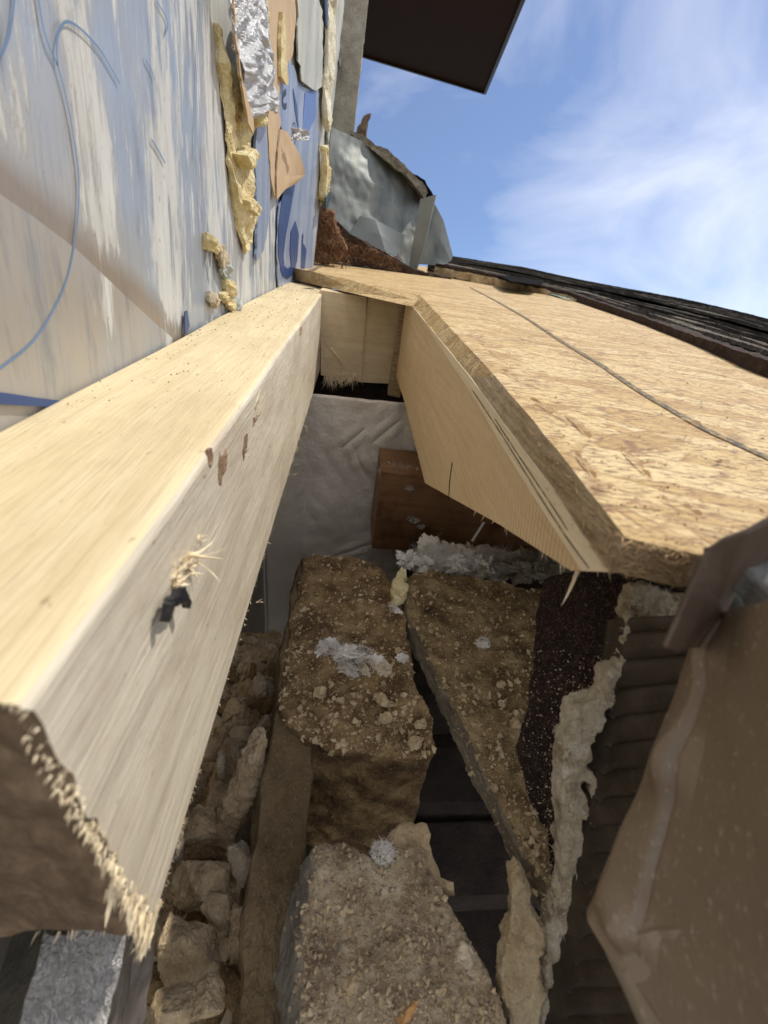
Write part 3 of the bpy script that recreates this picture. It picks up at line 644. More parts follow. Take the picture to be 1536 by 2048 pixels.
# pale planed strip along the upper arris with pencil line
mb = MB(); st = [onx(p, XR-.012)-Z*.004 for p in BOT]+[onx(p, XR-.012) for p in STL[::-1]]
mb.prism(st, X*.011); mb.refine(.3, 4); mb.build('planed_arris', wood('planed_pale_strip', (.80, .66, .44), (.70, .55, .34), (.5, .37, .2), rings=6, fine=1.4, grime=.1), raf)
for pl in ([(945, 780), (1010, 880), (1075, 985), (1130, 1070), (1178, 1136)], [(990, 838), (1040, 915), (1100, 1005), (1135, 1060)]):
    pts = spline([tuple(onx(p, XR-.014)) for p in pl], 8); ribbon(pts, .006, -X, .002, .002).build('pencil_line', CH, raf)
pts = spline([tuple(onx(p, XR)) for p in [(905, 925), (900, 960), (898, 1000)]], 4); ribbon(pts, .03, -X, .003, .002).build('ink_mark', simple('green_ink', [(.12, .28, .16), (.25, .40, .25)], 6), raf)
# fuzz on lower edge
sm = MB(); rnd = random.Random(9)
for k in range(170):
    seq = [rp_[6], rp_[7], rp_[8], rp_[9]]; i = rnd.choice([0, 0, 1, 1, 2]); p = lerp(seq[i], seq[i+1], rnd.random())
    sm.spike(p+X*rnd.uniform(0, .3), Vector((rnd.uniform(-.03, .01), -rnd.uniform(0, .05), -rnd.uniform(.01, .05))), rnd.uniform(.002, .006))
sm.spike(onx((1155, 1142), XR+.1), Vector((-.02, -.06, -.20)), .012, 3, .1)
tag(sm.build('saw_fuzz', SPL, raf), kind='stuff')
tag(MB().prism([ony((942, 1082), 4.4), ony((946, 1083), 4.4), ony((970, 1046), 4.45), ony((966, 1044), 4.45)], Y*.01).build('staple_wire', simple('bright_wire', [(.5, .5, .5), (.6, .6, .6)], 3, .3, .1, .01, metal=.9)), 'thin bright wire staple hanging below the rafter over the brown joist', 'wire')

# ================================================================ LONG PALE TIMBER on the left
beam = thing('long_timber', 'long pale squared timber along the foam wall with a splintered near end', 'timber', (-1.2, 6, -2.74))
Y0, Y1, ZT, ZB = .63, 12.4, -1.0, -2.74
mb = MB(); mb.box(XW+.02, XS, Y0, Y1, ZB, ZT)
ed = [e for e in mb.bm.edges if abs((e.verts[0].co-e.verts[1].co).y) > 1]
bmesh.ops.bevel(mb.bm, geom=ed, offset=.05, segments=4, affect='EDGES', profile=.5)
mb.refine(.30, 7)
near = [e for e in mb.bm.edges if min(e.verts[0].co.y, e.verts[1].co.y) < 2.0]
bmesh.ops.subdivide_edges(mb.bm, edges=near, cuts=2, use_grid_fill=True)
bmesh.ops.triangulate(mb.bm, faces=[f for f in mb.bm.faces if len(f.verts) > 4])
mb.bm.normal_update()
for v in mb.bm.verts:
    c = v.co
    if c.y < Y0+.001:
        edge = min(abs(c.x-XS), abs(c.z-ZB))
        c.y += .018*noise.fractal(c*5, .8, 2, 5)-(.03 if edge < .1 else 0)*noise.noise(c*17)
    n = v.normal
    c += n*(.010*noise.noise(Vector((c.x*2, c.y*.6, c.z*3)))+.004*noise.noise(Vector((c.x*9, c.y*1.2, c.z*12))))
mb.bm.normal_update()
for f in mb.bm.faces:
    n = f.normal; f.material_index = 2 if n.y < -.6 and f.calc_center_median().y < Y0+.2 else (0 if n.z > .75 else 1)
mb.build('timber_body', [CREAM, CREAM_SIDE, ENDG], beam)
sm = MB(); rnd = random.Random(11)
for k in range(800):   # fibres round the end cut, heaviest at the low corner
    q = rnd.random()
    if q < .75: p = Vector((XS+rnd.uniform(-.035, .003), Y0+rnd.uniform(-.02, .02), ZT-.03-(ZT-ZB-.03)*rnd.random()**.7))
    elif q < .77: p = Vector((rnd.uniform(XW+.1, XS), Y0, ZB+rnd.uniform(0, .03)))
    else: p = Vector((rnd.uniform(XW+.1, XS), Y0, ZT-rnd.uniform(0, .04)))
    low = (ZT-p.z)/(ZT-ZB); l_ = (.022+.08*low**4)*(1 if q < .75 else .45)*rnd.uniform(.3, 1.3)
    sm.spike(p, Vector((rnd.uniform(-.25, .1), -1, rnd.uniform(-.9, .1)*(.3+low))).normalized()*l_, rnd.uniform(.002, .004+.005*low), 2, rnd.uniform(-.3, .3))
for k in range(46):     # thick slivers at the lower corner
    p = Vector((XS+rnd.uniform(-.09, .0), Y0+rnd.uniform(0, .08), ZB+.75*rnd.random()**2))
    sm.spike(p, Vector((rnd.uniform(-.04, .02), -rnd.uniform(.05, .13), -rnd.uniform(.04, .20))), rnd.uniform(.012, .030), 3, rnd.uniform(-.2, .2))
for k in range(150):    # fuzz on the lower arris
    y_ = .7+7*rnd.random()**1.5
    p = Vector((XS-.005, y_, ZB+rnd.uniform(0, .03))); k_ = .5+y_*.15
    sm.spike(p, Vector((rnd.uniform(-.01, .03), rnd.uniform(-.03, .02), -rnd.uniform(.0, .03)))*k_, rnd.uniform(.001, .003)*k_, 2, rnd.uniform(-.5, .5))
for pix, d in (((585, 950), Vector((.10, -.02, .04))), ((610, 850), Vector((.05, .0, -.1))), ((512, 1205), Vector((.06, 0, .03)))):
    for k in range(3): sm.spike(onx(pix, XS), d*rnd.uniform(.6, 1.2)+Vector((0, rnd.uniform(-.03, .03), 0)), .006, 3, .3)
tag(sm.build('end_splinters', SPL, beam), kind='stuff')
dm = MB(); rnd = random.Random(14)
for k in range(300):
    y_ = 2.5+9.5*rnd.random()**1.2; crumb(dm, Vector((rnd.uniform(XW+.06, XS-.08) if rnd.random() < .5 else XW+.1+rnd.random()**2*.9, y_, ZT+.004)), rnd.uniform(.003, .008)*(.7+y_*.08), rnd)
tag(dm.build('dark_sawdust', simple('dark_specks', [(.05, .03, .015), (.16, .10, .05)], 8), beam), kind='stuff')
# knots and torn nail holes on the side
KN = simple('brown_knot', [(.10, .055, .03), (.26, .165, .095), (.42, .31, .20)], 12, .7, .6, .02, stretch=(1, .3, 1))
def side_patch(pix, out_, mat, name, L=.04, amp=.012, fr=12, seed=0):
    mb = MB(); mb.prism([onx(p, XS-.01) for p in pix], X*(out_+.01)); mb.refine(L, 6); mb.smooth(1); mb.rough(amp, fr, 4, seed); return mb.build(name, mat, beam)
side_patch([(432, 900), (440, 892), (449, 898), (450, 925), (444, 960), (440, 976), (434, 972), (431, 940)], .004, KN, 'knot', seed=1)
side_patch([(410, 898), (416, 895), (420, 910), (415, 935), (409, 925)], .008, KN, 'knot', seed=2)
side_patch([(503, 835), (508, 832), (508, 850), (502, 856)], .006, KN, 'torn_nail_hole', seed=3)
side_patch([(485, 870), (492, 865), (490, 900), (484, 925), (482, 905)], .006, KN, 'torn_nail_hole', seed=4)
side_patch([(598, 655), (602, 652), (601, 668), (598, 672)], .006, KN, 'torn_nail_hole', seed=5)
sm = MB(); rnd = random.Random(12)
def tuft(c, n, l, w, dirs, curl=.4):
    for k in range(max(3, int(n*.6))): sm.spike(c+Vector((0, rnd.gauss(0, l*.25), rnd.gauss(0, l*.3))), (dirs+Vector((rnd.gauss(0, .3), rnd.gauss(0, .5), rnd.gauss(0, .5)))).normalized()*l*.75*rnd.uniform(.3, 1.1), .8*w*rnd.uniform(.5, 1.2), 3, rnd.uniform(-curl, curl))
tuft(onx((512, 818), XS), 16, .16, .012, Vector((.5, .2, .8)))
tuft(onx((505, 850), XS), 8, .08, .008, Vector((.4, -.2, .3)))
tuft(onx((488, 900), XS), 10, .09, .008, Vector((.3, -.2, .3)))
tuft(onx((398, 1075), XS), 12, .07, .007, Vector((.4, .3, .3)))
tuft(onx((370, 1125), XS), 34, .13, .016, Vector((.5, .3, .1)), .7)
tuft(onx((350, 1155), XS), 40, .11, .018, Vector((.4, .2, .2)), .5)
tuft(onx((600, 660), XS), 8, .14, .010, Vector((.5, .2, .3)))
for k in range(4): sm.spike(onx((375, 1110), XS), Vector((.10, .06, -.05-.02*k)), .012, 5, .8)
tag(sm.build('torn_fibres', SPL, beam), kind='stuff')
mb = MB()
for a, b, w in (((332, 1240), (338, 1205), .028), ((336, 1208), (362, 1195), .026), ((360, 1180), (374, 1210), .024), ((352, 1185), (364, 1194), .03)):
    A = onx(a, XS+.05); B = onx(b, XS+.06); t = (B-A); n1_ = t.orthogonal().normalized(); n2_ = t.cross(n1_).normalized()
    mb.prism([A+n1_*w, A+n2_*w, A-n1_*w, A-n2_*w], t)
mb.refine(.04, 4); mb.rough(.012, 14, 3, 1)
tag(mb.build('plastic_scrap', BLACK), 'small twisted black plastic scrap snagged in a torn nail hole on the long pale timber', 'scrap')
mb = MB(); A = onx((362, 1195), XS+.05); mb.spike(A, Vector((0, .0, -.13)), .02, 3, .1)

# ================================================================ HEADER BLOCKS between timber and rafter
yh = 10.6
def face_block(pts, name, mat, label, cat, group=None, dy=.6, y=yh):
    mb = MB(); mb.prism([ony(p, y) for p in pts], Y*dy); mb.refine(.25, 5); mb.rough(.012, 4, 3, len(name))
    return tag(mb.build(name, mat), label, cat, group)
face_block([(640, 580), (734, 594), (722, 764), (642, 750)], 'header_block', BLOCK, 'cream sawn header block touching the long pale timber', 'block', 'header blocks')
face_block([(735.5, 588), (812, 604), (784, 768), (716, 764)], 'header_block', BLOCK, 'cream sawn header block beside the thin strand board strip', 'block', 'header blocks', y=yh+.05)
face_block([(805, 600), (828, 606), (800, 796), (776, 790)], 'strand_board_strip', OSBE, 'narrow upright strip of strand board between header block and rafter', 'strip', y=yh-.4, dy=.3)
sm = MB(); rnd = random.Random(13)
for k in range(120):
    p = ony((rnd.uniform(648, 716), 748+rnd.uniform(-3, 10)), yh-.02); sm.spike(p, Vector((rnd.gauss(0, .08), -.05, -rnd.uniform(.05, .35))), .012, 2, rnd.uniform(-.4, .4))
for a, b in (((662, 695), (690, 735)), ((676, 712), (688, 738))): 
    A, B = ony(a, yh-.05), ony(b, yh-.12); sm.spike(A, B-A, .02, 2, .1)
tag(sm.build('sawn_whiskers', SPL), 'ragged pale wood whiskers hanging from the bottom of the header blocks', 'splinters', kind='stuff')
tag(MB().box(-1.7, 2.6, 11.25, 11.5, -6, -1.0).build('dark_gap_backing', REDWOOD if False else DARK), 'near-black backing painted as the shaded gap behind the pale blocks', 'header')  # backing board whose colour stands in for the shade in the gap

mb = MB().box(-1.9, -.62, 13.3, 13.6, -2.9, -.93); mb.refine(.4, 4)
tag(mb.build('deck_blocking', BLOCK), 'pale blocking piece under the deck just past the far end of the long timber', 'block')
# ================================================================ CAVITY
# back panel of white foam, creased
yb = 9.2
bt = [ony((560, 796), yb), ony((905, 842), yb), ony((905, 842), yb)+Vector((2.5, 0, 0)), Vector((4, yb+.2, -12)), Vector((-2.2, yb-3.4, -12)), Vector((-2.2, yb-1.6, -6.5))]
def backfn(u, v):
    x = -1.75+4.5*u; z = -2.86-9.1*v
    c = max(0, (.0-u*4.5)+1.2)            # turns toward the camera beside the wall
    y = yb-.5*v-.9*max(0, .9-u*4.5)**1.6
    y += .06*noise.noise(Vector((x*1.3, z*.9, 0)))+.03*noise.noise(Vector((x*4, z*3, 4)))
    for (px_, pz_, ax_, az_, L0) in CRE:
        d = abs((x-px_)*az_-(z-pz_)*ax_); t = (x-px_)*ax_+(z-pz_)*az_
        if abs(t) < L0: y += .10*math.exp(-(d/.045)**2)*(1-abs(t)/L0)-.05*math.exp(-((d-.12)/.07)**2)*(1-abs(t)/L0)
    return Vector((x, y, z))
CRE = []
for a, b in (((690, 885), (724, 858)), ((750, 875), (792, 843)), ((712, 895), (728, 938)), ((735, 905), (757, 940)), ((680, 1095), (740, 1075))):
    A, B = ony(a, yb), ony(b, yb); d = B-A; l = math.hypot(d.x, d.z); CRE.append(((A.x+B.x)/2, (A.z+B.z)/2, d.x/l, d.z/l, l*.75))
mb = MB().grid(backfn, 150, 220, .12)
tag(mb.build('rear_foam_wall', BACKF, smooth=True), 'creased off-white foam panel closing the back of the cavity below the header', 'panel')
jst = thing('old_joist', 'dark reddish brown joist end with fluff on it, between foam panel and rafter', 'joist', (2.6, 7.2, -5))
yj = 7.4
mb = MB(); mb.prism([ony((764, 944), yj), ony((1110, 985), yj), ony((1110, 1120), yj), ony((744, 1096), yj)], Y*1.2); mb.refine(.25, 5); mb.rough(.015, 3, 4, 2)
mb.build('joist_body', REDWOOD, jst)

def fluff(c, r, n, mat, name, label, cat, seed, sq=(1, .7, .6), fib=300, group=None, parent=None):
    rnd = random.Random(seed); th = parent
    mb = MB()
    for k in range(max(2, n//4)):
        b2 = bmesh.new(); bmesh.ops.create_icosphere(b2, subdivisions=5 if r > .13 else 4, radius=1)
        q = c+Vector((rnd.gauss(0, r*.42*sq[0]), rnd.gauss(0, r*.35*sq[1]), abs(rnd.gauss(0, r*.10*sq[2])))); rr = r*rnd.uniform(.34, .58); o_ = Vector((rnd.random()*50, k*7, seed))
        fs_ = Vector((rnd.uniform(.9, 1.4), rnd.uniform(.8, 1.2), rnd.uniform(.5, .8))); mp_ = {}
        for v in b2.verts:
            n_ = v.co.copy(); a = 0; am = 1.0; fq = 1.1
            for oc in range(6): a += am*(abs(noise.noise((n_+o_)*fq))*2-.45); am *= .56; fq *= 2.15
            mp_[v] = mb.v(q+n_*fs_*rr*max(.2, .8+a*.75))
        for f in b2.faces: mb.f([mp_[v] for v in f.verts])
        b2.free()
    for k in range(fib*4):
        u = Vector((rnd.gauss(0, 1), rnd.gauss(0, 1), rnd.gauss(0, 1))).normalized(); q = c+Vector((u.x*r*.8*sq[0], u.y*r*.8*sq[1], abs(u.z)*r*.6*sq[2]))
        mb.spike(q, (u*.6+Vector((rnd.gauss(0, .7), rnd.gauss(0, .7), rnd.gauss(0, .7))))*r*rnd.uniform(.05, .22), .0028, 4, rnd.uniform(-1.4, 1.4))
    return tag(mb.build(name, mat, parent), label, cat, group)
fluff(ony((800, 946), 7.7), .42, 12, WOOL_D, 'insulation_fluff', 'thin dirty fluff lying on top of the brown joist', 'insulation', 1, (1.3, .5, .5), 300, 'tufts of loose insulation')
for p, s_ in (((822, 1040), 2), ((840, 1056), 3), ((818, 980), 4)): fluff(ony(p, 7.35), .12, 4, WOOL_D, 'fluff_speck', None, None, s_, (1, .2, 1.4), 60, parent=jst)
fluff(ony((885, 1128), 5.2)+Z*.05, .46, 44, WOOL, 'insulation_fluff', 'large white fluff tuft below the brown joist, behind the dusty board', 'insulation', 5, (1.35, .6, .9), 700, 'tufts of loose insulation')
fluff(ony((985, 1135), 5.2)+Z*.05, .46, 40, WOOL_D, 'insulation_fluff', 'grey dirty fluff under the rafter tail, right of the white tuft', 'insulation', 6, (1.3, .6, .9), 600, 'tufts of loose insulation')
fluff(ony((1080, 1140), 5.0)+Z*.05, .42, 30, simple('shaded_fluff', [(.10, .09, .06), (.20, .17, .12), (.30, .26, .2)], 6), 'insulation_fluff', 'fluff painted shade-brown beside the top of the dark felt', 'insulation', 7, (1.3, .6, .9), 400, 'tufts of loose insulation')  # darker copy of the fluff colour, painted for shade

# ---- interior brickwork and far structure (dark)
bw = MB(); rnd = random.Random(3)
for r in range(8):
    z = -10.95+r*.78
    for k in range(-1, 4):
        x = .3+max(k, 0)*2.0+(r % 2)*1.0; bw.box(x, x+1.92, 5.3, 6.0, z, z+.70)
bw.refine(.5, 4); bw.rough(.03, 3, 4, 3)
tag(bw.build('inner_brickwork', DARK), 'near-black brickwork deep in the gap between brick and dusty board', 'brick wall')
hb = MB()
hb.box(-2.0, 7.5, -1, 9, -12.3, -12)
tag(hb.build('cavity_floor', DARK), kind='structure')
tag(MB().box(5.6, 6.0, 1.2, 12, -12, -1.1).build('added_light_block', DARK), kind='structure')  # unseen wall added to block sky light from under the deck
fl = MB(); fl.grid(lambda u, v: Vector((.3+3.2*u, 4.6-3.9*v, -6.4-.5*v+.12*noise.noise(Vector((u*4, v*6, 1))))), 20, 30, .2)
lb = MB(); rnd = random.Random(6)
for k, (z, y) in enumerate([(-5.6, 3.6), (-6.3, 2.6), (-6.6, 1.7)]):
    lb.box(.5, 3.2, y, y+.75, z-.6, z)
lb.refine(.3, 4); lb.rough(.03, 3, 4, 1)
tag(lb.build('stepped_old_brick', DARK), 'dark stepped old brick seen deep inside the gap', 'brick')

# ---- bricks
def brickmesh(pts_top, h, L, amp, fr, seed, sm_=2):
    mb = MB(); mb.prism(pts_top, (-h if isinstance(h, Vector) else -Z*h)); mb.refine(L, 8); mb.smooth(sm_, .5); mb.rough(amp, fr, 6, seed); mb.grit(.05, 11, seed); mb.grit(.03, 24, seed+1); return mb
mb = brickmesh([onz((604, 1112), -3.95), onz((680, 1108), -3.9), onz((748, 1128), -3.95), onz((762, 1140), -3.95), onz((806, 1225), -3.95), onz((820, 1300), -3.95), onz((835, 1370), -3.95), onz((866, 1440), -3.95), onz((870, 1508), -4.0), onz((800, 1520), -4.0), onz((690, 1505), -4.0), onz((600, 1480), -4.05), onz((556, 1410), -3.98)], 2.3, .036, .055, 2.8, 1, 4)
far_brick_bvh = mb.bvh()
tag(mb.build('brick', DUST), 'long dust covered brick at the back with white fluff on top', 'brick', 'bricks in the cavity')
# long mortar bed under and left of the bricks
L1 = [(600, 1112), (575, 1230), (556, 1360), (545, 1480), (524, 1560), (508, 1680), (496, 1800), (484, 1930), (474, 2110)]
L2 = [(640, 1112), (625, 1250), (612, 1400), (628, 1500), (622, 1620), (610, 1740), (604, 1840), (602, 1940), (602, 2110)]
mb = MB(); top = [onz(p, -4.0) for p in L1]+[onz(p, -4.12) for p in L2[::-1]]
mb.prism(top, Vector((-.16, 0, -1.6))); mb.refine(.045, 9); mb.smooth(3, .5); mb.rough(.06, 1.6, 7, 9); mb.grit(.035, 14, 3); mb.grit(.02, 26, 5)
tag(mb.build('mortar_bed', LEDGE, smooth=False), 'smooth brown mortar bed running under and left of the bricks', 'mortar')
zn = -3.75
mb = brickmesh([onz((640, 1692), zn), onz((690, 1686), zn), onz((760, 1722), zn), onz((800, 1690), zn), onz((842, 1700), zn), onz((870, 1750), zn), onz((925, 1850), zn), onz((970, 1935), zn), onz((1005, 2010), zn), onz((1060, 2180), zn), onz((560, 2220), zn), onz((596, 2050), zn), onz((604, 1880), zn), onz((622, 1740), zn)], Vector((.42, 0, 1.0)), .026, .045, 4, 3, 3)
near_bvh = mb.bvh()
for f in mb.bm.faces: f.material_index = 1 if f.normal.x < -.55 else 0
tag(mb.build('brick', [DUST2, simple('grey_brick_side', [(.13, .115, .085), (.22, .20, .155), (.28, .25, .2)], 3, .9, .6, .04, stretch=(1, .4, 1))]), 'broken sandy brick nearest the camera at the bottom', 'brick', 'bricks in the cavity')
# dusty old board
zp = -3.85
mb = MB(); top = [onz(p, zp) for p in [(806, 1160), (830, 1140), (930, 1150), (1010, 1165), (1086, 1180), (1100, 1290), (1075, 1420), (1048, 1500), (1088, 1640), (1108, 1745), (1112, 1800)]]
top += [onz(p, zp) for p in [(1070, 1740), (1010, 1630), (950, 1500), (895, 1390), (845, 1290), (812, 1215)]]
mb.prism(top, -Z*.32); mb.bm.normal_update()
mb.refine(.034, 9); mb.smooth(2); mb.rough(.05, 3.0, 6, 7); mb.grit(.05, 12, 3); mb.grit(.03, 24, 4)
plank_bvh = mb.bvh()
for f in mb.bm.faces: f.material_index = 0 if abs(f.normal.z) > .6 else 1
tag(mb.build('dusty_board', [PLANK, PLANKE]), 'dust covered tapering old board right of the gap with weathered grey edge', 'board')

# fluff and foam on the bricks
def hit(bv, p):
    h = bv.ray_cast(Vector((0, 0, 0)), ray(p).normalized()); return h[0], h[1]
q, _ = hit(far_brick_bvh, (690, 1315))
fl_ = thing('insulation_fluff', 'white fluff clump with a brown crumb lying on the long dusty brick', 'insulation', q, 'tufts of loose insulation')
for p, r, n, s_, mt in (((655, 1298), .15, 9, 21, WOOL), ((690, 1312), .18, 12, 22, WOOL), ((722, 1312), .16, 9, 23, WOOL), ((735, 1336), .13, 7, 24, MORTARP), ((705, 1338), .15, 8, 25, WOOL_D)):
    fluff(hit(far_brick_bvh, p)[0]+Z*.02, r, n, mt, 'fluff_lobe', None, None, s_, (1, .9, .7), 90, parent=fl_)
q = onz((765, 1705), zn+.03); fluff(q, .10, 8, WOOL, 'insulation_fluff', 'small white fluff wisp at the upper corner of the near sandy brick', 'insulation', 31, (1, .8, .8), 160, 'tufts of loose insulation')
q = onz((786, 1212), -3.85); fluff(q, .09, 5, WOOL, 'insulation_fluff', 'tiny white fluff knot under the yellow foam scrap', 'insulation', 32, (.7, 1, .8), 60, 'tufts of loose insulation')
q = onz((968, 1286), zp+.03); fluff(q, .09, 5, WOOL, 'insulation_fluff', 'small white fluff tuft on the dusty board', 'insulation', 33, (1, 1, .8), 90, 'tufts of loose insulation')
q = onz((808, 1318), zp); fluff(q, .08, 5, WOOL, 'insulation_fluff', 'small pale fluff at the gap edge right of the large clump', 'insulation', 34, (.7, 1, .8), 60, 'tufts of loose insulation')
mb = MB(); mb.prism([onz(p, -3.72) for p in [(802, 1130), (816, 1136), (814, 1152), (806, 1165), (818, 1172), (818, 1182), (806, 1196), (790, 1200), (781, 1186), (783, 1165), (792, 1150)]], -Z*.12)
mb.refine(.05, 5); mb.smooth(1); mb.rough(.05, 6, 4, 3)
tag(mb.build('foam_scrap', YFOAM), 'pale yellow foam scrap bridging the gap between brick and dusty board', 'foam')

# crumbs of mortar over all ledges (stuff)
def scatter(bv, region, n, rmin, rmax, mb, rnd, up=.25, sink=.25):
    for k in range(n):
        p = (rnd.uniform(region[0], region[2]), rnd.uniform(region[1], region[3])); h = bv.ray_cast(Vector((0, 0, 0)), ray(p).normalized())
        if h[0] is None or abs(h[1].z) < up: continue
        r = rmin+(rmax-rmin)*rnd.random()**7; crumb(mb, h[0]+Z*r*sink, r, rnd)
rnd = random.Random(21); mb = MB()
scatter(far_brick_bvh, (560, 1100, 880, 1520), 3800, .008, .050, mb, rnd)
scatter(plank_bvh, (800, 1140, 1120, 1810), 4200, .008, .050, mb, rnd)
scatter(near_bvh, (590, 1680, 1010, 2048), 3000, .005, .030, mb, rnd)
tag(mb.build('mortar_crumbs', MORTAR), 'fine tan mortar crumbs sprinkled over bricks and board', 'crumbs', kind='stuff')
# larger single lumps on brick and board
lumps = [((640, 1392), .085, 'tan mortar lump on the long brick left of centre', far_brick_bvh), ((768, 1402), .11, 'tan mortar lump on the long brick near the gap', far_brick_bvh),
         ((770, 1440), .08, 'mortar lump just below the larger lump near the gap', far_brick_bvh), ((828, 1487), .09, 'mortar lump on the front corner of the long brick', far_brick_bvh),
         ((798, 1306), .06, 'small mortar lump beside the fluff on the long brick', far_brick_bvh), ((1002, 1410), .055, 'small pale mortar lump on the dusty board', plank_bvh),
         ((1000, 1372), .06, 'rounded mortar lump on the dusty board by the dark felt', plank_bvh), ((1030, 1450), .07, 'mortar lump at the felt edge of the dusty board', plank_bvh),
         ((930, 1915), .085, 'flat whitish flake pressed into the near brick', near_bvh), ((705, 1965), .075, 'tan mortar flake on the near sandy brick', near_bvh),
         ((755, 1395), .05, 'smallest mortar lump beside the big lump near the gap', far_brick_bvh), ((680, 1405), .05, 'small flat mortar lump in the middle of the long brick', far_brick_bvh), ((840, 1450), .07, 'mortar lump on the right edge of the long brick', far_brick_bvh)]
for i, (p, r, lab, bv) in enumerate(lumps):
    h, nn = hit(bv, p)
    if h is None: h = onz(p, -3.85)
    flat = i in (8, 9); mb = MB(); chunk(mb, h+Z*r*(.1 if flat else .4), r, r*.9, r*(.25 if flat else .7), X, Y, Z, 14, r*.25, r*.28, 4/r*.4, 40+i, .2)
    tag(mb.build('mortar_lump', MORTARP if i in (5, 8) else MORTAR), lab, 'mortar', 'mortar lumps lying on bricks and board')
mb = MB(); chunk(mb, onz((815, 2030), zn+.02), .10, .03, .03, Vector((.8, .5, 0)).normalized(), Vector((-.5, .8, 0)).normalized(), Z, 12, .03, .02, 14, 3)
tag(mb.build('wood_chip', simple('orange_chip', [(.42, .20, .06), (.58, .32, .12)], 8)), 'small orange wood chip on the near brick at the bottom edge', 'chip')
# crumbly mortar right of near brick top
mb = MB(); mb.prism([onz(p, -3.85) for p in [(800, 1640), (850, 1650), (862, 1700), (905, 1780), (860, 1770), (820, 1740), (790, 1710)]], -Z*.4); mb.refine(.05, 6); mb.smooth(1); mb.rough(.07, 5, 5, 4)
tag(mb.build('mortar_crust', MORTAR), 'sandy mortar crust behind the near brick by the gap', 'mortar')

# ---- rubble on the left between timber and bed
rb = MB()
def rubfn(u, v):
    y = 5.6-5.5*u; x = XW+.02+(1.35)*v
    z = -5.40+.30*noise.fractal(Vector((x*1.7, y*1.4, 0)), .9, 2, 4)+.05*noise.fractal(Vector((x*7, y*7, 0)), .9, 2, 4)-.5*max(0, y-3.5)-.3*(1-v)*0
    return Vector((x, y, z))
rb.grid(rubfn, 150, 50)
rub_bvh = rb.bvh()
tag(rb.build('rubble_bed', MORTAR), 'bed of fine broken mortar beneath the larger chunks', 'rubble', kind='stuff')
def pix_chunk(px, py, rx, ry, ang, z, label, mat=MORTAR, flat=.45, seed=1, n=16, group='mortar chunks in the rubble heap', box=.5, amp=.045):
    c = onz((px, py), z); dep = c.length; d = -c.normalized()
    depth = dep*F/ray((px, py)).length; k = depth/F
    R0 = (cx*math.cos(R_(ang))-cu*math.sin(R_(ang))); U0 = (cx*math.sin(R_(ang))+cu*math.cos(R_(ang)))
    w = R0.cross(U0).normalized(); a, b = rx*k, ry*k; cth = min(a, b)*flat*1.6
    mb = MB(); chunk(mb, c, a, b, cth, R0, U0, w, n, max(.02, min(a, b)*.085), amp*min(a, b)*2, 1.6/min(a, b), seed, box); mb.rough(.012, 16, 4, seed); mb.grit(.02, 22, seed)
    return tag(mb.build('mortar_chunk', mat), label, 'mortar chunk', group)
big = [(400, 1768, 62, 50, 8, -4.55, 'squarish tan mortar chunk beside the splintered timber end', MORTAR, .6, 1),
       (480, 1722, 30, 42, -28, -4.5, 'pale pinkish chunk wedged between shard and mortar bed', MORTARP, .6, 2),
       (372, 1918, 96, 68, 34, -4.45, 'largest flat mortar slab in the rubble at bottom left', MORTAR, .35, 4),
       (438, 1820, 42, 24, 58, -4.5, 'oblong mortar chunk between squarish chunk and largest slab', MORTAR, .6, 5),
       (477, 1878, 19, 70, 2, -4.4, 'upright narrow mortar shard against the mortar bed', MORTAR, .8, 6),
       (400, 1655, 42, 40, 10, -4.7, 'triangular mortar chunk close under the timber edge', MORTAR, .6, 7),
       (440, 1600, 30, 38, 20, -4.8, 'blocky mortar chunk above the triangular one', MORTAR, .6, 8),
       (345, 2022, 48, 44, 10, -4.2, 'round mortar chunk cut by the bottom frame edge', MORTAR, .7, 9),
       (410, 2008, 38, 40, 40, -4.25, 'knobbly mortar chunk right of the round one at the bottom', MORTAR, .7, 10),
       (472, 1985, 24, 60, -24, -4.5, 'dark leaning shard at the bottom beside the mortar bed', DUST, .6, 11),
       (330, 1868, 34, 30, 0, -4.8, 'half hidden chunk behind the largest slab', MORTAR, .6, 12),
       (465, 1512, 28, 34, 0, -4.95, 'chunk at the upper end of the long shard', MORTAR, .7, 13),
       (400, 1705, 60, 14, 6, -4.6, 'thin dark layered flake under the triangular chunk', DUST, .7, 14),
       (520, 1368, 18, 26, 0, -4.9, 'pale chunk highest up in the rubble', MORTARP, .7, 15),
       (357, 1690, 11, 44, 0, -4.5, 'narrow grey sliver against the timber side', PLANKE, .6, 16),
       (482, 1466, 20, 22, 0, -4.9, 'rounded chunk left of the long shard tip', MORTAR, .7, 17),
       (440, 1530, 14, 28, -8, -4.8, 'small upright pale chunk near the timber', MORTARP, .7, 18),
       (300, 1960, 40, 30, 20, -4.7, 'dark chunk behind the foil strip', DUST, .6, 19),
       (498, 1568, 26, 12, 50, -4.55, 'pale wedge tucked behind the long shard', MORTARP, .6, 20),
       (400, 1850, 50, 26, -20, -4.9, 'shadowed brown chunk under the squarish chunk', DUST, .6, 21),
       (268, 1845, 30, 24, 0, -4.9, 'dark chunk under the splintered corner', DUST, .6, 22)]
for (a, b, rx, ry, an, z, lab, mt, fl2, sd) in big: pix_chunk(a, b, rx, ry, an, z, lab, mt, fl2, sd)
pix_chunk(484, 1578, 30, 130, 22, -4.4, 'long reddish tan shard leaning on the mortar bed', simple('pinkish_shard', [(.34, .235, .13), (.58, .43, .26), (.74, .60, .40)], 4, .95, .9, .06, spk=(.6, .5, (.62, .5, .38)), fine=36), .45, 3, 18, box=.8, amp=.10)
rnd = random.Random(77); k = 0
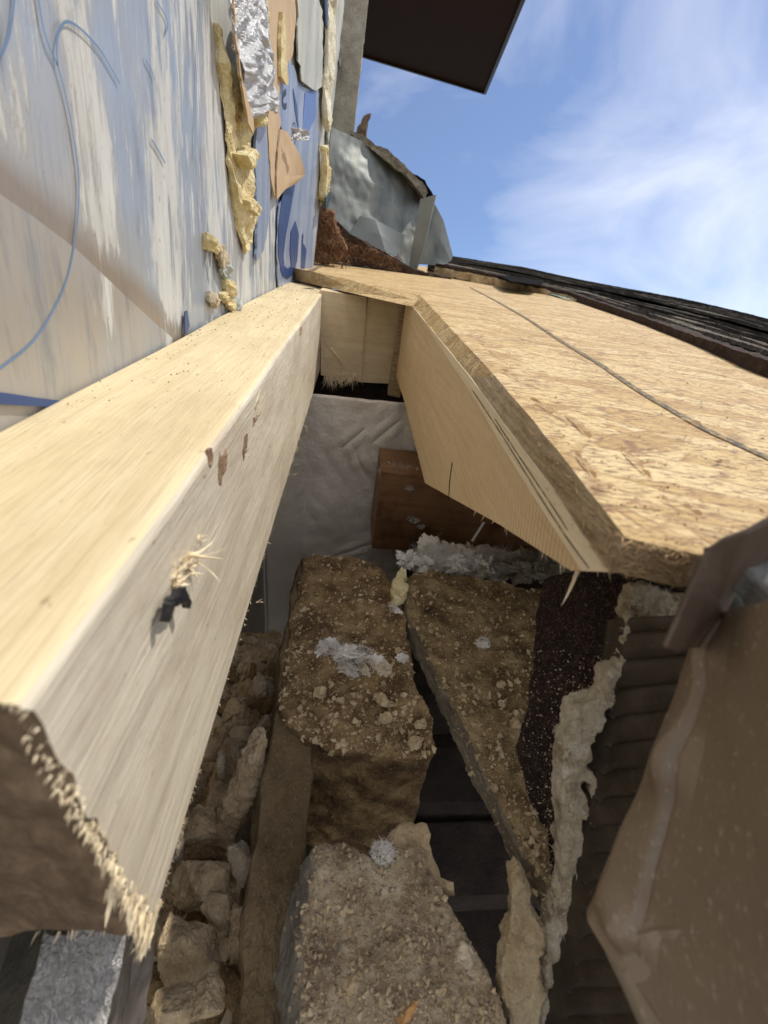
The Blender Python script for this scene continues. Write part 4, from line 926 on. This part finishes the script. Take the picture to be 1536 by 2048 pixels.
while k < 150:
    y = rnd.uniform(.5, 5.2); x = rnd.uniform(XW+.1, -.5); r = rnd.uniform(.05, .165)
    h = rub_bvh.ray_cast(Vector((x, y, 0)), Vector((0, 0, -1)))
    if h[0] is None: continue
    mb = MB(); ax = Vector((rnd.gauss(0, 1), rnd.gauss(0, 1), rnd.gauss(0, .4))).normalized(); ay = ax.orthogonal().normalized(); az = ax.cross(ay)
    chunk(mb, h[0]+Z*r*.4, r*rnd.uniform(.8, 1.7), r, r*rnd.uniform(.3, .8), ax, ay, az, 12, max(.03, r*.35), r*.14, 5, 200+k, .3)
    tag(mb.build('mortar_fragment', rnd.choice([MORTAR, MORTAR, MORTARP, DUST, MORTAR])), 'small broken tan mortar fragment in the rubble between timber and mortar bed', 'mortar fragment', 'small mortar fragments in the rubble heap'); k += 1
rnd = random.Random(22); mb = MB()
for k in range(2600):
    y = rnd.uniform(.4, 5.2); x = rnd.uniform(XW+.05, -.5); h = rub_bvh.ray_cast(Vector((x, y, 0)), Vector((0, 0, -1)))
    if h[0] is not None: crumb(mb, h[0]+Z*.01, rnd.uniform(.01, .035), rnd)
tag(mb.build('mortar_grit', MORTAR), 'loose tan grit between the mortar chunks', 'grit', kind='stuff')

# ---- foil strip and old board at the bottom left
mb = MB().grid(lambda u, v: lerp(lerp(dp((95, 1860), 2.0), dp((262, 1840), 2.15), u), lerp(dp((20, 2120), 1.75), dp((205, 2120), 1.9), u), v)
               +cz*(.035)*crumple(Vector((u*1.5, v*.8, 0)), 1.6, 1), 60, 80, .012)
tag(mb.build('foil_strip', FOIL), 'bright crinkled foil strip below the dark timber end at bottom left', 'foil')
mb = MB(); mb.prism([dp((-80, 1800), 2.6), dp((120, 1800), 2.6), dp((60, 2150), 2.2), dp((-120, 2150), 2.2)], (cz*-.3)); mb.refine(.15, 5); mb.rough(.02, 4, 4, 1)
tag(mb.build('grey_board_scrap', simple('dark_grey_board', [(.035, .03, .02), (.07, .062, .045), (.12, .105, .08)], 4, .9, .6, .03, stretch=(1, 1, .2))), 'dim grey board piece left of the foil strip', 'board')  # dark grey throughout, mottled by noise
mb = MB(); mb.prism([dp((235, 1850), 2.5), dp((275, 1830), 2.5), dp((240, 2150), 2.1), dp((180, 2150), 2.1)], (cz*-.25)); mb.refine(.12, 5); mb.rough(.03, 5, 4, 2)
tag(mb.build('dark_splintered_lath', simple('blackened_lath', [(.02, .016, .014), (.06, .05, .042), (.16, .14, .12)], 4, .9, .6, .03, stretch=(1, .3, .3))), 'dark splintered lath just right of the foil strip', 'lath')

# ================================================================ RIGHT SIDE: felt, fibreboard edge, siding, flashing
def quadfn(p00, p10, p11, p01):   # corners in 3-D: u along first edge
    return lambda u, v: lerp(lerp(p00, p10, u), lerp(p01, p11, u), v)
def outline_sheet(pix, d_of, thick, mat, name, label, cat, L=.05, amp=.02, fr=5, seed=1, group=None, sm_=0, parent=None, back=None):
    pts = [dp(p, d_of(p)) for p in pix]; mb = MB(); mb.prism(pts, (back or -cz*1.0).normalized()*thick if back is None else back*thick)
    mb.refine(L, 8)
    if sm_: mb.smooth(sm_)
    mb.rough(amp, fr, 5, seed); o = mb.build(name, mat, parent)
    return (tag(o, label, cat, group) if label else o), None
# dark felt sheet, leaning down from the deck edge
dfelt = lambda p: 3.05+(1260-p[0])*.0030+(p[1]-1150)*(-.0003)
mb = MB(); fp = [(1092, 1160), (1150, 1146), (1262, 1150), (1262, 1230), (1235, 1340), (1195, 1400), (1140, 1470), (1130, 1540), (1150, 1640), (1160, 1760), (1130, 1830), (1105, 1790), (1090, 1700), (1062, 1600), (1036, 1500), (1060, 1420), (1072, 1320), (1078, 1230)]
mb.prism([dp(p, dfelt(p)) for p in fp], -cz*-.06 if False else cz*-.06); mb.refine(.05, 8); mb.rough(.035, 5, 5, 3)
felt_bvh = mb.bvh(); felt = thing('felt_sheet', 'dark reddish brown fibrous felt hanging below the roof deck corner', 'felt', dp((1150, 1400), dfelt((1150, 1400))))
mb.build('felt_body', FELT, felt)
sm = MB(); rnd = random.Random(31)
for k in range(5200):
    p = (rnd.uniform(1030, 1262), rnd.uniform(1140, 1830)); h = felt_bvh.ray_cast(Vector((0, 0, 0)), ray(p).normalized())
    if h[0] is None: continue
    n_ = h[1] if h[1].dot(h[0]) < 0 else -h[1]
    sm.spike(h[0], (n_*.6+Vector((rnd.gauss(0, 1), rnd.gauss(0, 1), rnd.gauss(0, 1))))*rnd.uniform(.012, .035), .0022, 2, rnd.uniform(-.6, .6))
tag(sm.build('felt_hairs', simple('felt_hair', [(.05, .028, .018), (.16, .09, .055), (.34, .24, .15)], 14), felt), kind='stuff')
mb = MB(); rnd = random.Random(32)
for k in range(900):
    p = (rnd.uniform(1030, 1262), 1300+500*rnd.random()); h = felt_bvh.ray_cast(Vector((0, 0, 0)), ray(p).normalized())
    if h[0] is not None: crumb(mb, h[0]-h[0].normalized()*.01, rnd.uniform(.003, .012), rnd)
tag(mb.build('dust_grains', MORTARP, felt), kind='stuff')
# torn fibreboard edge
dfib = lambda p: 2.45+max(0, p[1]-1300)*.00035
fib = thing('fibreboard_edge', 'ragged torn tan fibreboard edge between dark felt and brown ribbed siding', 'fibreboard', dp((1180, 1500), 2.5))
fpix = [(1268, 1176), (1300, 1172), (1372, 1188), (1368, 1240), (1330, 1290), (1296, 1290), (1290, 1350), (1262, 1372), (1240, 1380), (1222, 1410), (1205, 1420), (1204, 1450), (1180, 1500), (1162, 1530),
        (1190, 1545), (1196, 1580), (1184, 1598), (1180, 1570), (1166, 1572), (1180, 1620), (1182, 1644), (1166, 1640), (1168, 1680), (1160, 1780), (1150, 1830), (1128, 1900), (1112, 1990), (1098, 2060), (1084, 2060), (1092, 1950), (1096, 1850), (1120, 1800), (1126, 1740), (1116, 1680), (1124, 1620), (1126, 1540), (1128, 1470), (1150, 1418), (1200, 1395), (1216, 1345), (1244, 1320), (1250, 1250)]
mb = MB(); mb.prism([dp(p, dfib(p)) for p in fpix], cz*-.13); mb.refine(.020, 9); mb.rough(.035, 8, 6, 5); mb.grit(.045, 18, 3); mb.grit(.03, 34, 4)
fib_bvh = mb.bvh(); mb.build('torn_board', FIBER, fib)
sm = MB(); rnd = random.Random(33)
for k in range(3000):
    p = (rnd.uniform(1080, 1372), rnd.uniform(1170, 2048)); h = fib_bvh.ray_cast(Vector((0, 0, 0)), ray(p).normalized())
    if h[0] is None: continue
    n_ = h[1] if h[1].dot(h[0]) < 0 else -h[1]
    sm.spike(h[0], (n_*.9+Vector((rnd.gauss(0, 1), rnd.gauss(0, 1), rnd.gauss(0, 1))))*rnd.uniform(.006, .017), .003, 2, rnd.uniform(-.5, .5))
tag(sm.build('torn_hairs', simple('pale_fibre', [(.42, .33, .21), (.62, .54, .40), (.76, .70, .58)], 10), fib), kind='stuff')
# loose flake below
dfl = lambda p: 2.55
mb = MB(); mb.prism([dp(p, dfl(p)) for p in [(1028, 1760), (1040, 1752), (1055, 1790), (1078, 1860), (1086, 1950), (1080, 2060), (1020, 2060), (1004, 2000), (1002, 1930), (1018, 1860), (1022, 1800)]], cz*-.12)
mb.refine(.024, 8); mb.smooth(1); mb.rough(.06, 5, 6, 9); mb.grit(.03, 20, 2)
tag(mb.build('fibreboard_flake', simple('golden_fibre', [(.36, .25, .12), (.56, .43, .25), (.70, .58, .38)], 6, 1, 1, .06, stretch=(1, 1, .4), fine=44)), 'separate upright golden flake of fibreboard beside the near brick', 'fibreboard')
# ribbed siding
s00, s10, s11, s01 = dp((1225, 1240), 2.62), dp((1470, 1225), 1.95), dp((1420, 2160), 1.85), dp((1080, 2160), 2.75)
nr_ = ((s10-s00).cross(s01-s00)).normalized()
if nr_.dot(s00) > 0: nr_ = -nr_
def sidefn(u, v):
    p = quadfn(s00, s10, s11, s01)(u, v)
    ph = (v*17) % 1; rib = (.5-.5*math.cos(ph*6.283))**4
    wob = 1+.4*noise.noise(Vector((u*3, v*20, 0)))
    edge = min(1, max(0, (u-.18)/.1))
    return p+nr_*(-.13*rib*wob*edge+.02*noise.noise(Vector((u*4, v*5, 2))))
mb = MB().grid(sidefn, 40, 340, .05)
tag(mb.build('ribbed_siding', SIDING, smooth=True), 'dark brown ribbed siding behind the bent flashing at right', 'siding')
# brown bent flashing
fls = thing('brown_flashing', 'bent brown metal flashing sheet with dented rolled hem at lower right', 'flashing', dp((1400, 1700), 1.6))
hem = spline([(1428, 1236, 0), (1400, 1330, 0), (1362, 1430, 0), (1320, 1540, 0), (1282, 1640, 0), (1248, 1730, 0), (1222, 1800, 0), (1196, 1846, 0)], 10)
dfl0 = lambda y: 1.72-(y-1236)/600*.10
plane_r0, plane_r1 = dp((1680, 1180), 1.05), dp((1560, 2380), 1.12)
def flfn(u, v):     # u across from hem to the right, v along
    i = v*(len(hem)-1); a = int(min(i, len(hem)-2)); h = lerp(hem[a], hem[a+1], i-a); hp = dp((h.x, h.y), dfl0(h.y))
    rp2 = lerp(plane_r0, plane_r1, v); d = (rp2-hp); W_ = d.length; dn = d.normalized(); nrm = -(plane_r1-plane_r0).cross(dn).normalized()
    if nrm.dot(hp) > 0: nrm = -nrm
    s = (u**1.5)*W_; r = .030
    # rolled hem: a half tube, then a fold groove, then the flat
    if s < .035: off = r*math.sin(s/.035*math.pi/2)
    elif s < .145: off = r*(1+.12*math.sin((s-.035)/.11*math.pi))
    elif s < .19: t = (s-.145)/.045; off = r*(1-t)-.016*math.sin(t*math.pi)
    else: off = 0
    # dents in the hem
    for (dv, ds, am, wv) in ((.38, .16, .065, .07), (.84, .15, .06, .05), (.12, .2, .03, .05)):
        k = math.exp(-((v-dv)/wv)**2); off += am*k*max(0, 1-abs(s-ds+.03)/.12)
    off += .035*noise.noise(Vector((s*1.0, v*2.0, 0)))+.006*noise.noise(Vector((s*5, v*9, 0)))
    return hp+dn*(s-.03)+nrm*off
mb = MB().grid(flfn, 170, 140, .02); mb.build('upper_sheet', FLASH, fls, smooth=True)
def fl2fn(u, v):
    A = lerp(dp((1199, 1870), 1.58), dp((1350, 2200), 1.38), v); B = lerp(dp((1600, 1820), 1.18), dp((1700, 2250), 1.10), v)
    p = lerp(A, B, u); nrm = (B-A).cross(dp((1290, 2048), 1.3)-dp((1199, 1870), 1.4)).normalized()
    if nrm.dot(p) > 0: nrm = -nrm
    s = u*(B-A).length
    off = .02*math.sin(min(1, s/.05)*math.pi*.5)-.012*max(0, 1-abs(s-.26)/.05)+.02*noise.noise(Vector((s*2, v*2, 5)))
    return p+nrm*(off-.02)
mb = MB().grid(fl2fn, 120, 60, .02); mb.build('lower_sheet', simple('scuffed_brown_coating', [(.23, .175, .12), (.31, .245, .175)], 2, .34, .2, .02, spk=(.62, .6, (.42, .36, .27)), fine=30), fls, smooth=True)
# folded upper flap, grey cup piece
flap = thing('flashing_flap', 'dark brown folded flashing flap rising over the deck corner at right edge', 'flashing', dp((1430, 1150), 1.4))
def strip_sheet(rows, nu, nv, thick, mat, name, par, sm_=True, amp=.01):
    nR = len(rows)-1; nC = len(rows[0])-1
    def fn(u, v):
        a = min(int(u*nR), nR-1); b = min(int(v*nC), nC-1); fu, fv = u*nR-a, v*nC-b
        P = [[dp(rows[a+i][b+j][:2], rows[a+i][b+j][2]) for j in (0, 1)] for i in (0, 1)]
        p = lerp(lerp(P[0][0], P[1][0], fu), lerp(P[0][1], P[1][1], fu), fv)
        return p+p.normalized()*amp*noise.fractal(p*3, .9, 2, 3)
    return MB().grid(fn, nu, nv, thick).build(name, mat, par, smooth=sm_)
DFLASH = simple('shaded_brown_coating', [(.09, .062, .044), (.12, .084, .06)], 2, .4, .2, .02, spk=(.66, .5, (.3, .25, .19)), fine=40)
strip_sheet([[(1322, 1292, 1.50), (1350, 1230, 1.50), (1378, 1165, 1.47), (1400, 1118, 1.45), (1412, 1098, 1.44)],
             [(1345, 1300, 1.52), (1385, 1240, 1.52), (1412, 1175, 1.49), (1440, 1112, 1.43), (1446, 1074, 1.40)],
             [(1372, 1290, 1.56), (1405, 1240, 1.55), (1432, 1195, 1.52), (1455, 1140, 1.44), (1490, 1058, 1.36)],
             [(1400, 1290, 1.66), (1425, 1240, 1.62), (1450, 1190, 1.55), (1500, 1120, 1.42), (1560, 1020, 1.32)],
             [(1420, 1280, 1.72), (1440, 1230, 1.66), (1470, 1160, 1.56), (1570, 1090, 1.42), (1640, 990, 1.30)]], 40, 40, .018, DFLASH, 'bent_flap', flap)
strip_sheet([[(1430, 1160, 1.62), (1424, 1200, 1.66), (1418, 1248, 1.70)], [(1470, 1165, 1.62), (1468, 1200, 1.62), (1468, 1256, 1.66)], [(1506, 1200, 1.60), (1510, 1230, 1.62), (1513, 1256, 1.64)]], 14, 14, .02,
            simple('dark_green_metal', [(.05, .058, .045), (.07, .078, .062)], 2, .5, .2, .02), 'inner_tongue', flap)
strip_sheet([[(1448, 1150, 1.50), (1490, 1195, 1.50), (1530, 1245, 1.46), (1620, 1300, 1.4)], [(1480, 1120, 1.44), (1510, 1160, 1.44), (1560, 1200, 1.4), (1640, 1230, 1.34)], [(1500, 1105, 1.5), (1540, 1110, 1.44), (1600, 1130, 1.4), (1680, 1160, 1.3)]], 24, 24, .02,
            simple('scuffed_grey_metal', [(.07, .07, .065), (.14, .14, .13), (.26, .24, .21)], 5, .5, .5, .04, metal=.3), 'crumpled_metal', flap)

# ================================================================ FAR ROOF: galvanised flashing, shingles, felt, rot
YF = 21.0
gf = thing('galvanised_flashing', 'large bent grey galvanised flashing standing at the top of the roof beside the wall', 'flashing', ony((760, 530), YF))
def yrows(rows, nu, nv, thick, mat, name, par, amp=.05, fr=1.0):
    nR = len(rows)-1; nC = len(rows[0])-1
    def fn(u, v):
        a = min(int(u*nR), nR-1); b = min(int(v*nC), nC-1); fu, fv = u*nR-a, v*nC-b
        P = [[ony(rows[a+i][b+j][:2], rows[a+i][b+j][2]) for j in (0, 1)] for i in (0, 1)]
        p = lerp(lerp(P[0][0], P[1][0], fu), lerp(P[0][1], P[1][1], fu), fv)
        return p+Y*amp*noise.fractal(p*fr, .9, 2, 3)
    return MB().grid(fn, nu, nv, thick).build(name, mat, par)
yrows([[(660, 255, 20.2), (655, 330, 20), (652, 400, 19.8), (654, 425, 19.7)],
       [(690, 268, 20.8), (690, 350, 20.4), (690, 430, 20.1), (692, 462, 20)],
       [(725, 285, 21.4), (730, 360, 20.8), (722, 440, 20.4), (722, 492, 20.2)],
       [(770, 315, 21.8), (775, 380, 21.2), (770, 450, 20.7), (770, 512, 20.5)],
       [(815, 352, 22.0), (812, 420, 21.5), (805, 480, 21), (800, 528, 20.8)],
       [(845, 385, 22.2), (838, 430, 21.8), (828, 490, 21.3), (822, 540, 21)]], 60, 50, .06, GALV, 'main_sheet', gf, .10, .9)
yrows([[(842, 398, 20.6), (835, 440, 20.6), (826, 490, 20.6), (818, 538, 20.7)], [(873, 390, 20.2), (862, 440, 20.2), (850, 490, 20.3), (834, 541, 20.5)]], 12, 20, .05,
      simple('flat_galvanised', [(.25, .275, .265), (.31, .335, .32)], 1.2, .5, .2, .02, metal=.3), 'folded_leaf', gf, .02)
yrows([[(862, 396, 20.9), (850, 450, 20.9), (838, 500, 20.8), (834, 528, 20.8)], [(885, 440, 21.3), (880, 480, 21.2), (868, 510, 21.1), (860, 530, 21.0)], [(904, 512, 21.8), (900, 522, 21.6), (890, 528, 21.4), (880, 532, 21.2)]], 14, 18, .05, GALV, 'rear_leaf', gf, .02)
yrows([[(720, 432, 20.15), (708, 452, 20.1), (700, 470, 20.0)], [(750, 440, 20.3), (760, 470, 20.2), (770, 505, 20.2)], [(808, 470, 20.8), (800, 500, 20.7), (798, 524, 20.6)]], 10, 10, .04, simple('smooth_grey_patch', [(.19, .21, .21), (.24, .26, .255)], 1, .5, .1, .02, metal=.4), 'lapped_patch', gf, .01)
# granulated shingle crust lying on the flashing's top
mb = MB()
cr = [(700, 262), (716, 262), (740, 280), (775, 300), (800, 325), (822, 345), (845, 362), (858, 385), (850, 400), (838, 380), (815, 352), (790, 335), (762, 312), (738, 296), (715, 282)]
mb.prism([ony(p, 21.3) for p in cr], Y*1.6); mb.refine(.18, 7); mb.rough(.09, 2.2, 5, 4)
tag(mb.build('torn_shingle', simple('grey_granules', [(.10, .09, .07), (.24, .215, .165), (.36, .33, .26)], 4, .95, .9, .06, spk=(.6, .6, (.5, .46, .38)), fine=20)), 'torn grey granulated shingle draped over the top of the galvanised flashing', 'shingle')
mb = MB(); mb.prism([ony(p, 21.6) for p in [(712, 268), (722, 245), (728, 232), (740, 228), (738, 240), (733, 262), (732, 285), (718, 280)]], Y*.3); mb.refine(.12, 6); mb.rough(.10, 3, 5, 5)
tag(mb.build('wood_spike', simple('grey_rotten_wood', [(.10, .07, .045), (.22, .16, .11), (.32, .26, .19)], 5, .95, 1, .06, stretch=(1, 1, .3))), 'upright splintered grey spike on the crest of the galvanised flashing', 'wood')
mb = MB(); mb.prism([ony(p, 21.9) for p in [(815, 345), (835, 350), (850, 362), (858, 375), (868, 395), (866, 402), (850, 392), (838, 372)]], Y*.5); mb.refine(.15, 5); mb.rough(.10, 2.5, 4, 6)
tag(mb.build('tar_strip', TAR), 'curled black tar strip at the right shoulder of the galvanised flashing', 'tar strip')
# rotted wood at the wall
rot = thing('rotted_wood', 'orange brown rotted wood fibres in the corner at the foot of the foam wall', 'rotted wood', ony((650, 480), 17.5))
mb = MB(); mb.prism([ony(p, 17.3) for p in [(628, 430), (640, 412), (652, 425), (664, 445), (680, 470), (690, 500), (680, 516), (660, 520), (640, 522), (627, 515)]], Y*1.2); mb.refine(.13, 7); mb.rough(.22, 1.8, 6, 4); mb.build('rot_core', ROTW, rot)
sm = MB(); rnd = random.Random(41)
for k in range(420):
    p = (rnd.uniform(630, 700), rnd.uniform(425, 525)); 
    if p[0] > 640+(p[1]-410)*.62: continue
    sm.spike(ony(p, 17.0), Vector((rnd.gauss(0, .17), -.2, rnd.gauss(-.05, .2))), .018, 3, rnd.uniform(-.4, .4))
for k in range(300):
    p = (rnd.uniform(670, 800), 0); p = (p[0], 488+(p[0]-670)*.32+rnd.uniform(-14, 14)); sm.spike(ony(p, 18.5), Vector((rnd.gauss(0, .22), -.15, rnd.gauss(0, .1))), .018, 3, rnd.uniform(-.4, .4))
tag(sm.build('rot_fibres', ROTW, rot), kind='stuff')
mb = MB(); mb.prism([ony(p, 19.5) for p in [(655, 430), (700, 468), (760, 505), (830, 540), (900, 556), (900, 570), (840, 560), (760, 540), (690, 525), (630, 520)]], Y*1.0); mb.refine(.25, 6); mb.rough(.12, 2, 5, 8)
tag(mb.build('torn_felt_edge', BRNEDGE), 'ragged dark brown felt edge under the foot of the galvanised flashing', 'felt')
# shingled roof: courses
roof = thing('shingle_roof', 'dark asphalt shingle roof in stepped courses rising at right against the sky', 'roof', (10, 14, -.6))
Fp = [ony((862, 530), 21.6), ony((1000, 556), 19.3), ony((1150, 592), 16.3), ony((1300, 645), 10.4), ony((1420, 690), 7.4), ony((1536, 733), 5.5), ony((1800, 832), 3.6)]
Bp = [ony((900, 513), 26), ony((1050, 537), 25), ony((1200, 568), 23), ony((1300, 586), 21), ony((1400, 606), 18.5), ony((1536, 640), 14.0), ony((1800, 712), 9.5)]
def curve(P, t):
    i = t*(len(P)-1); a = min(int(i), len(P)-2); return lerp(P[a], P[a+1], i-a)
NC = 11
SHINGS = [SHING, simple('dark_shingle', [(.018, .016, .014), (.06, .052, .043), (.13, .11, .088)], 1.6, .95, .9, .05, stretch=(.25, 1, 1), spk=(.58, .8, (.2, .18, .15)), fine=26, spec=.03), simple('brown_shingle', [(.03, .026, .021), (.12, .10, .082), (.26, .23, .185)], 1.8, .95, .9, .05, stretch=(.25, 1, 1), spk=(.56, .8, (.42, .38, .31)), fine=26, spec=.03)]
MB().grid(lambda u, v: lerp(curve(Fp, u), curve(Bp, u), v*.985)-Z*.05+Y*.05, 90, 12, .06).build('underlayment', TAR, roof)
for c in range(NC):
    t0, t1 = (c/NC)**1.0, min(1, (c+1.18)/NC)
    def rf(u, v, t0=t0, t1=t1, c=c):
        a = lerp(curve(Fp, u), curve(Bp, u), lerp(t0, t1, v)); 
        jag = .0 if c == 0 else .10*noise.noise(Vector((u*26, c*7, 0)))*(1-v)
        return a+Z*(.075*(1-v)+.045*noise.noise(Vector((u*9, c*3.3, v)))-.0)+(curve(Fp, u)-curve(Bp, u))*.01*jag*4
    mb = MB().grid(rf, 150, 3, .07); mb.rough(.014, 5, 4, c); mb.build('shingle_course', SHINGS[(c*5+c//2) % 3], roof)
# brown layered edge under shingles
def edge_strip(P, dz0, dz1, mat, name, amp, seed, dyy=.0, t0=0, t1=1, th=.25):
    mb = MB()
    back = Vector((.35, .9, 0)).normalized()
    def fn(u, v):
        p = curve(P, lerp(t0, t1, u)); 
        return p+Z*lerp(dz0, dz1, v)-back*dyy
    mb.grid(fn, 140, 4); bmesh.ops.recalc_face_normals(mb.bm, faces=mb.bm.faces); bmesh.ops.solidify(mb.bm, geom=mb.bm.faces[:], thickness=th)
    mb.rough(amp, 3, 5, seed); return mb.build(name, mat, roof)
edge_strip(Fp, .10, -.26, BRNEDGE, 'felt_edge', .035, 3, .06)
edge_strip(Fp, -.02, -.30, MORTAR, 'torn_board_edge', .06, 4, .16, .02, .36)
TEALP = [ondeck(p, .05) for p in [(1080, 584), (1110, 592), (1142, 601)]]
ribbon(TEALP, .25, Z, .03, .02).build('teal_film', TEAL, roof)
ribbon([ondeck(p, .2) for p in [(868, 541), (900, 543), (945, 553)]], .3, Z, .03, .02).build('pale_film', PEEL, roof)
mb = MB(); mb.prism([ondeck(p, .34) for p in [(985, 546), (1040, 552), (1098, 559), (1072, 572), (1020, 566)]], Z*.05); mb.refine(.4, 4); mb.rough(.03, 1, 3, 3)  # black sheet standing in for the shade beneath the shingles
tag(mb.build('void_shade_sheet', TAR), 'black sheet painted as the shaded void under the shingles', 'felt')

def sub(par_name, names):
    pr = bpy.data.objects[par_name]
    for o in list(bpy.data.objects):
        if o.name.split('.')[0] in names and o.parent == pr.parent: o.parent = pr
sub('blue_film', ('printed_letter', 'printed_ring', 'printed_mark', 'printed_stroke', 'flap_shadow'))
sub('exposed_foam', ('foam_lump',)); sub('foil_facing', ('marker_line', 'scratch', 'torn_pock', 'lapped_sheet', 'navy_stripe', 'navy_nick'))
sub('timber_body', ('knot', 'torn_nail_hole')); sub('rafter_plank', ('pencil_line', 'ink_mark', 'planed_arris')); sub('deck_board', ('chalk_line', 'chalk_mark'))
for o in list(bpy.data.objects):
    for k in ('_o', '_p'):
        if k in o: del o[k]
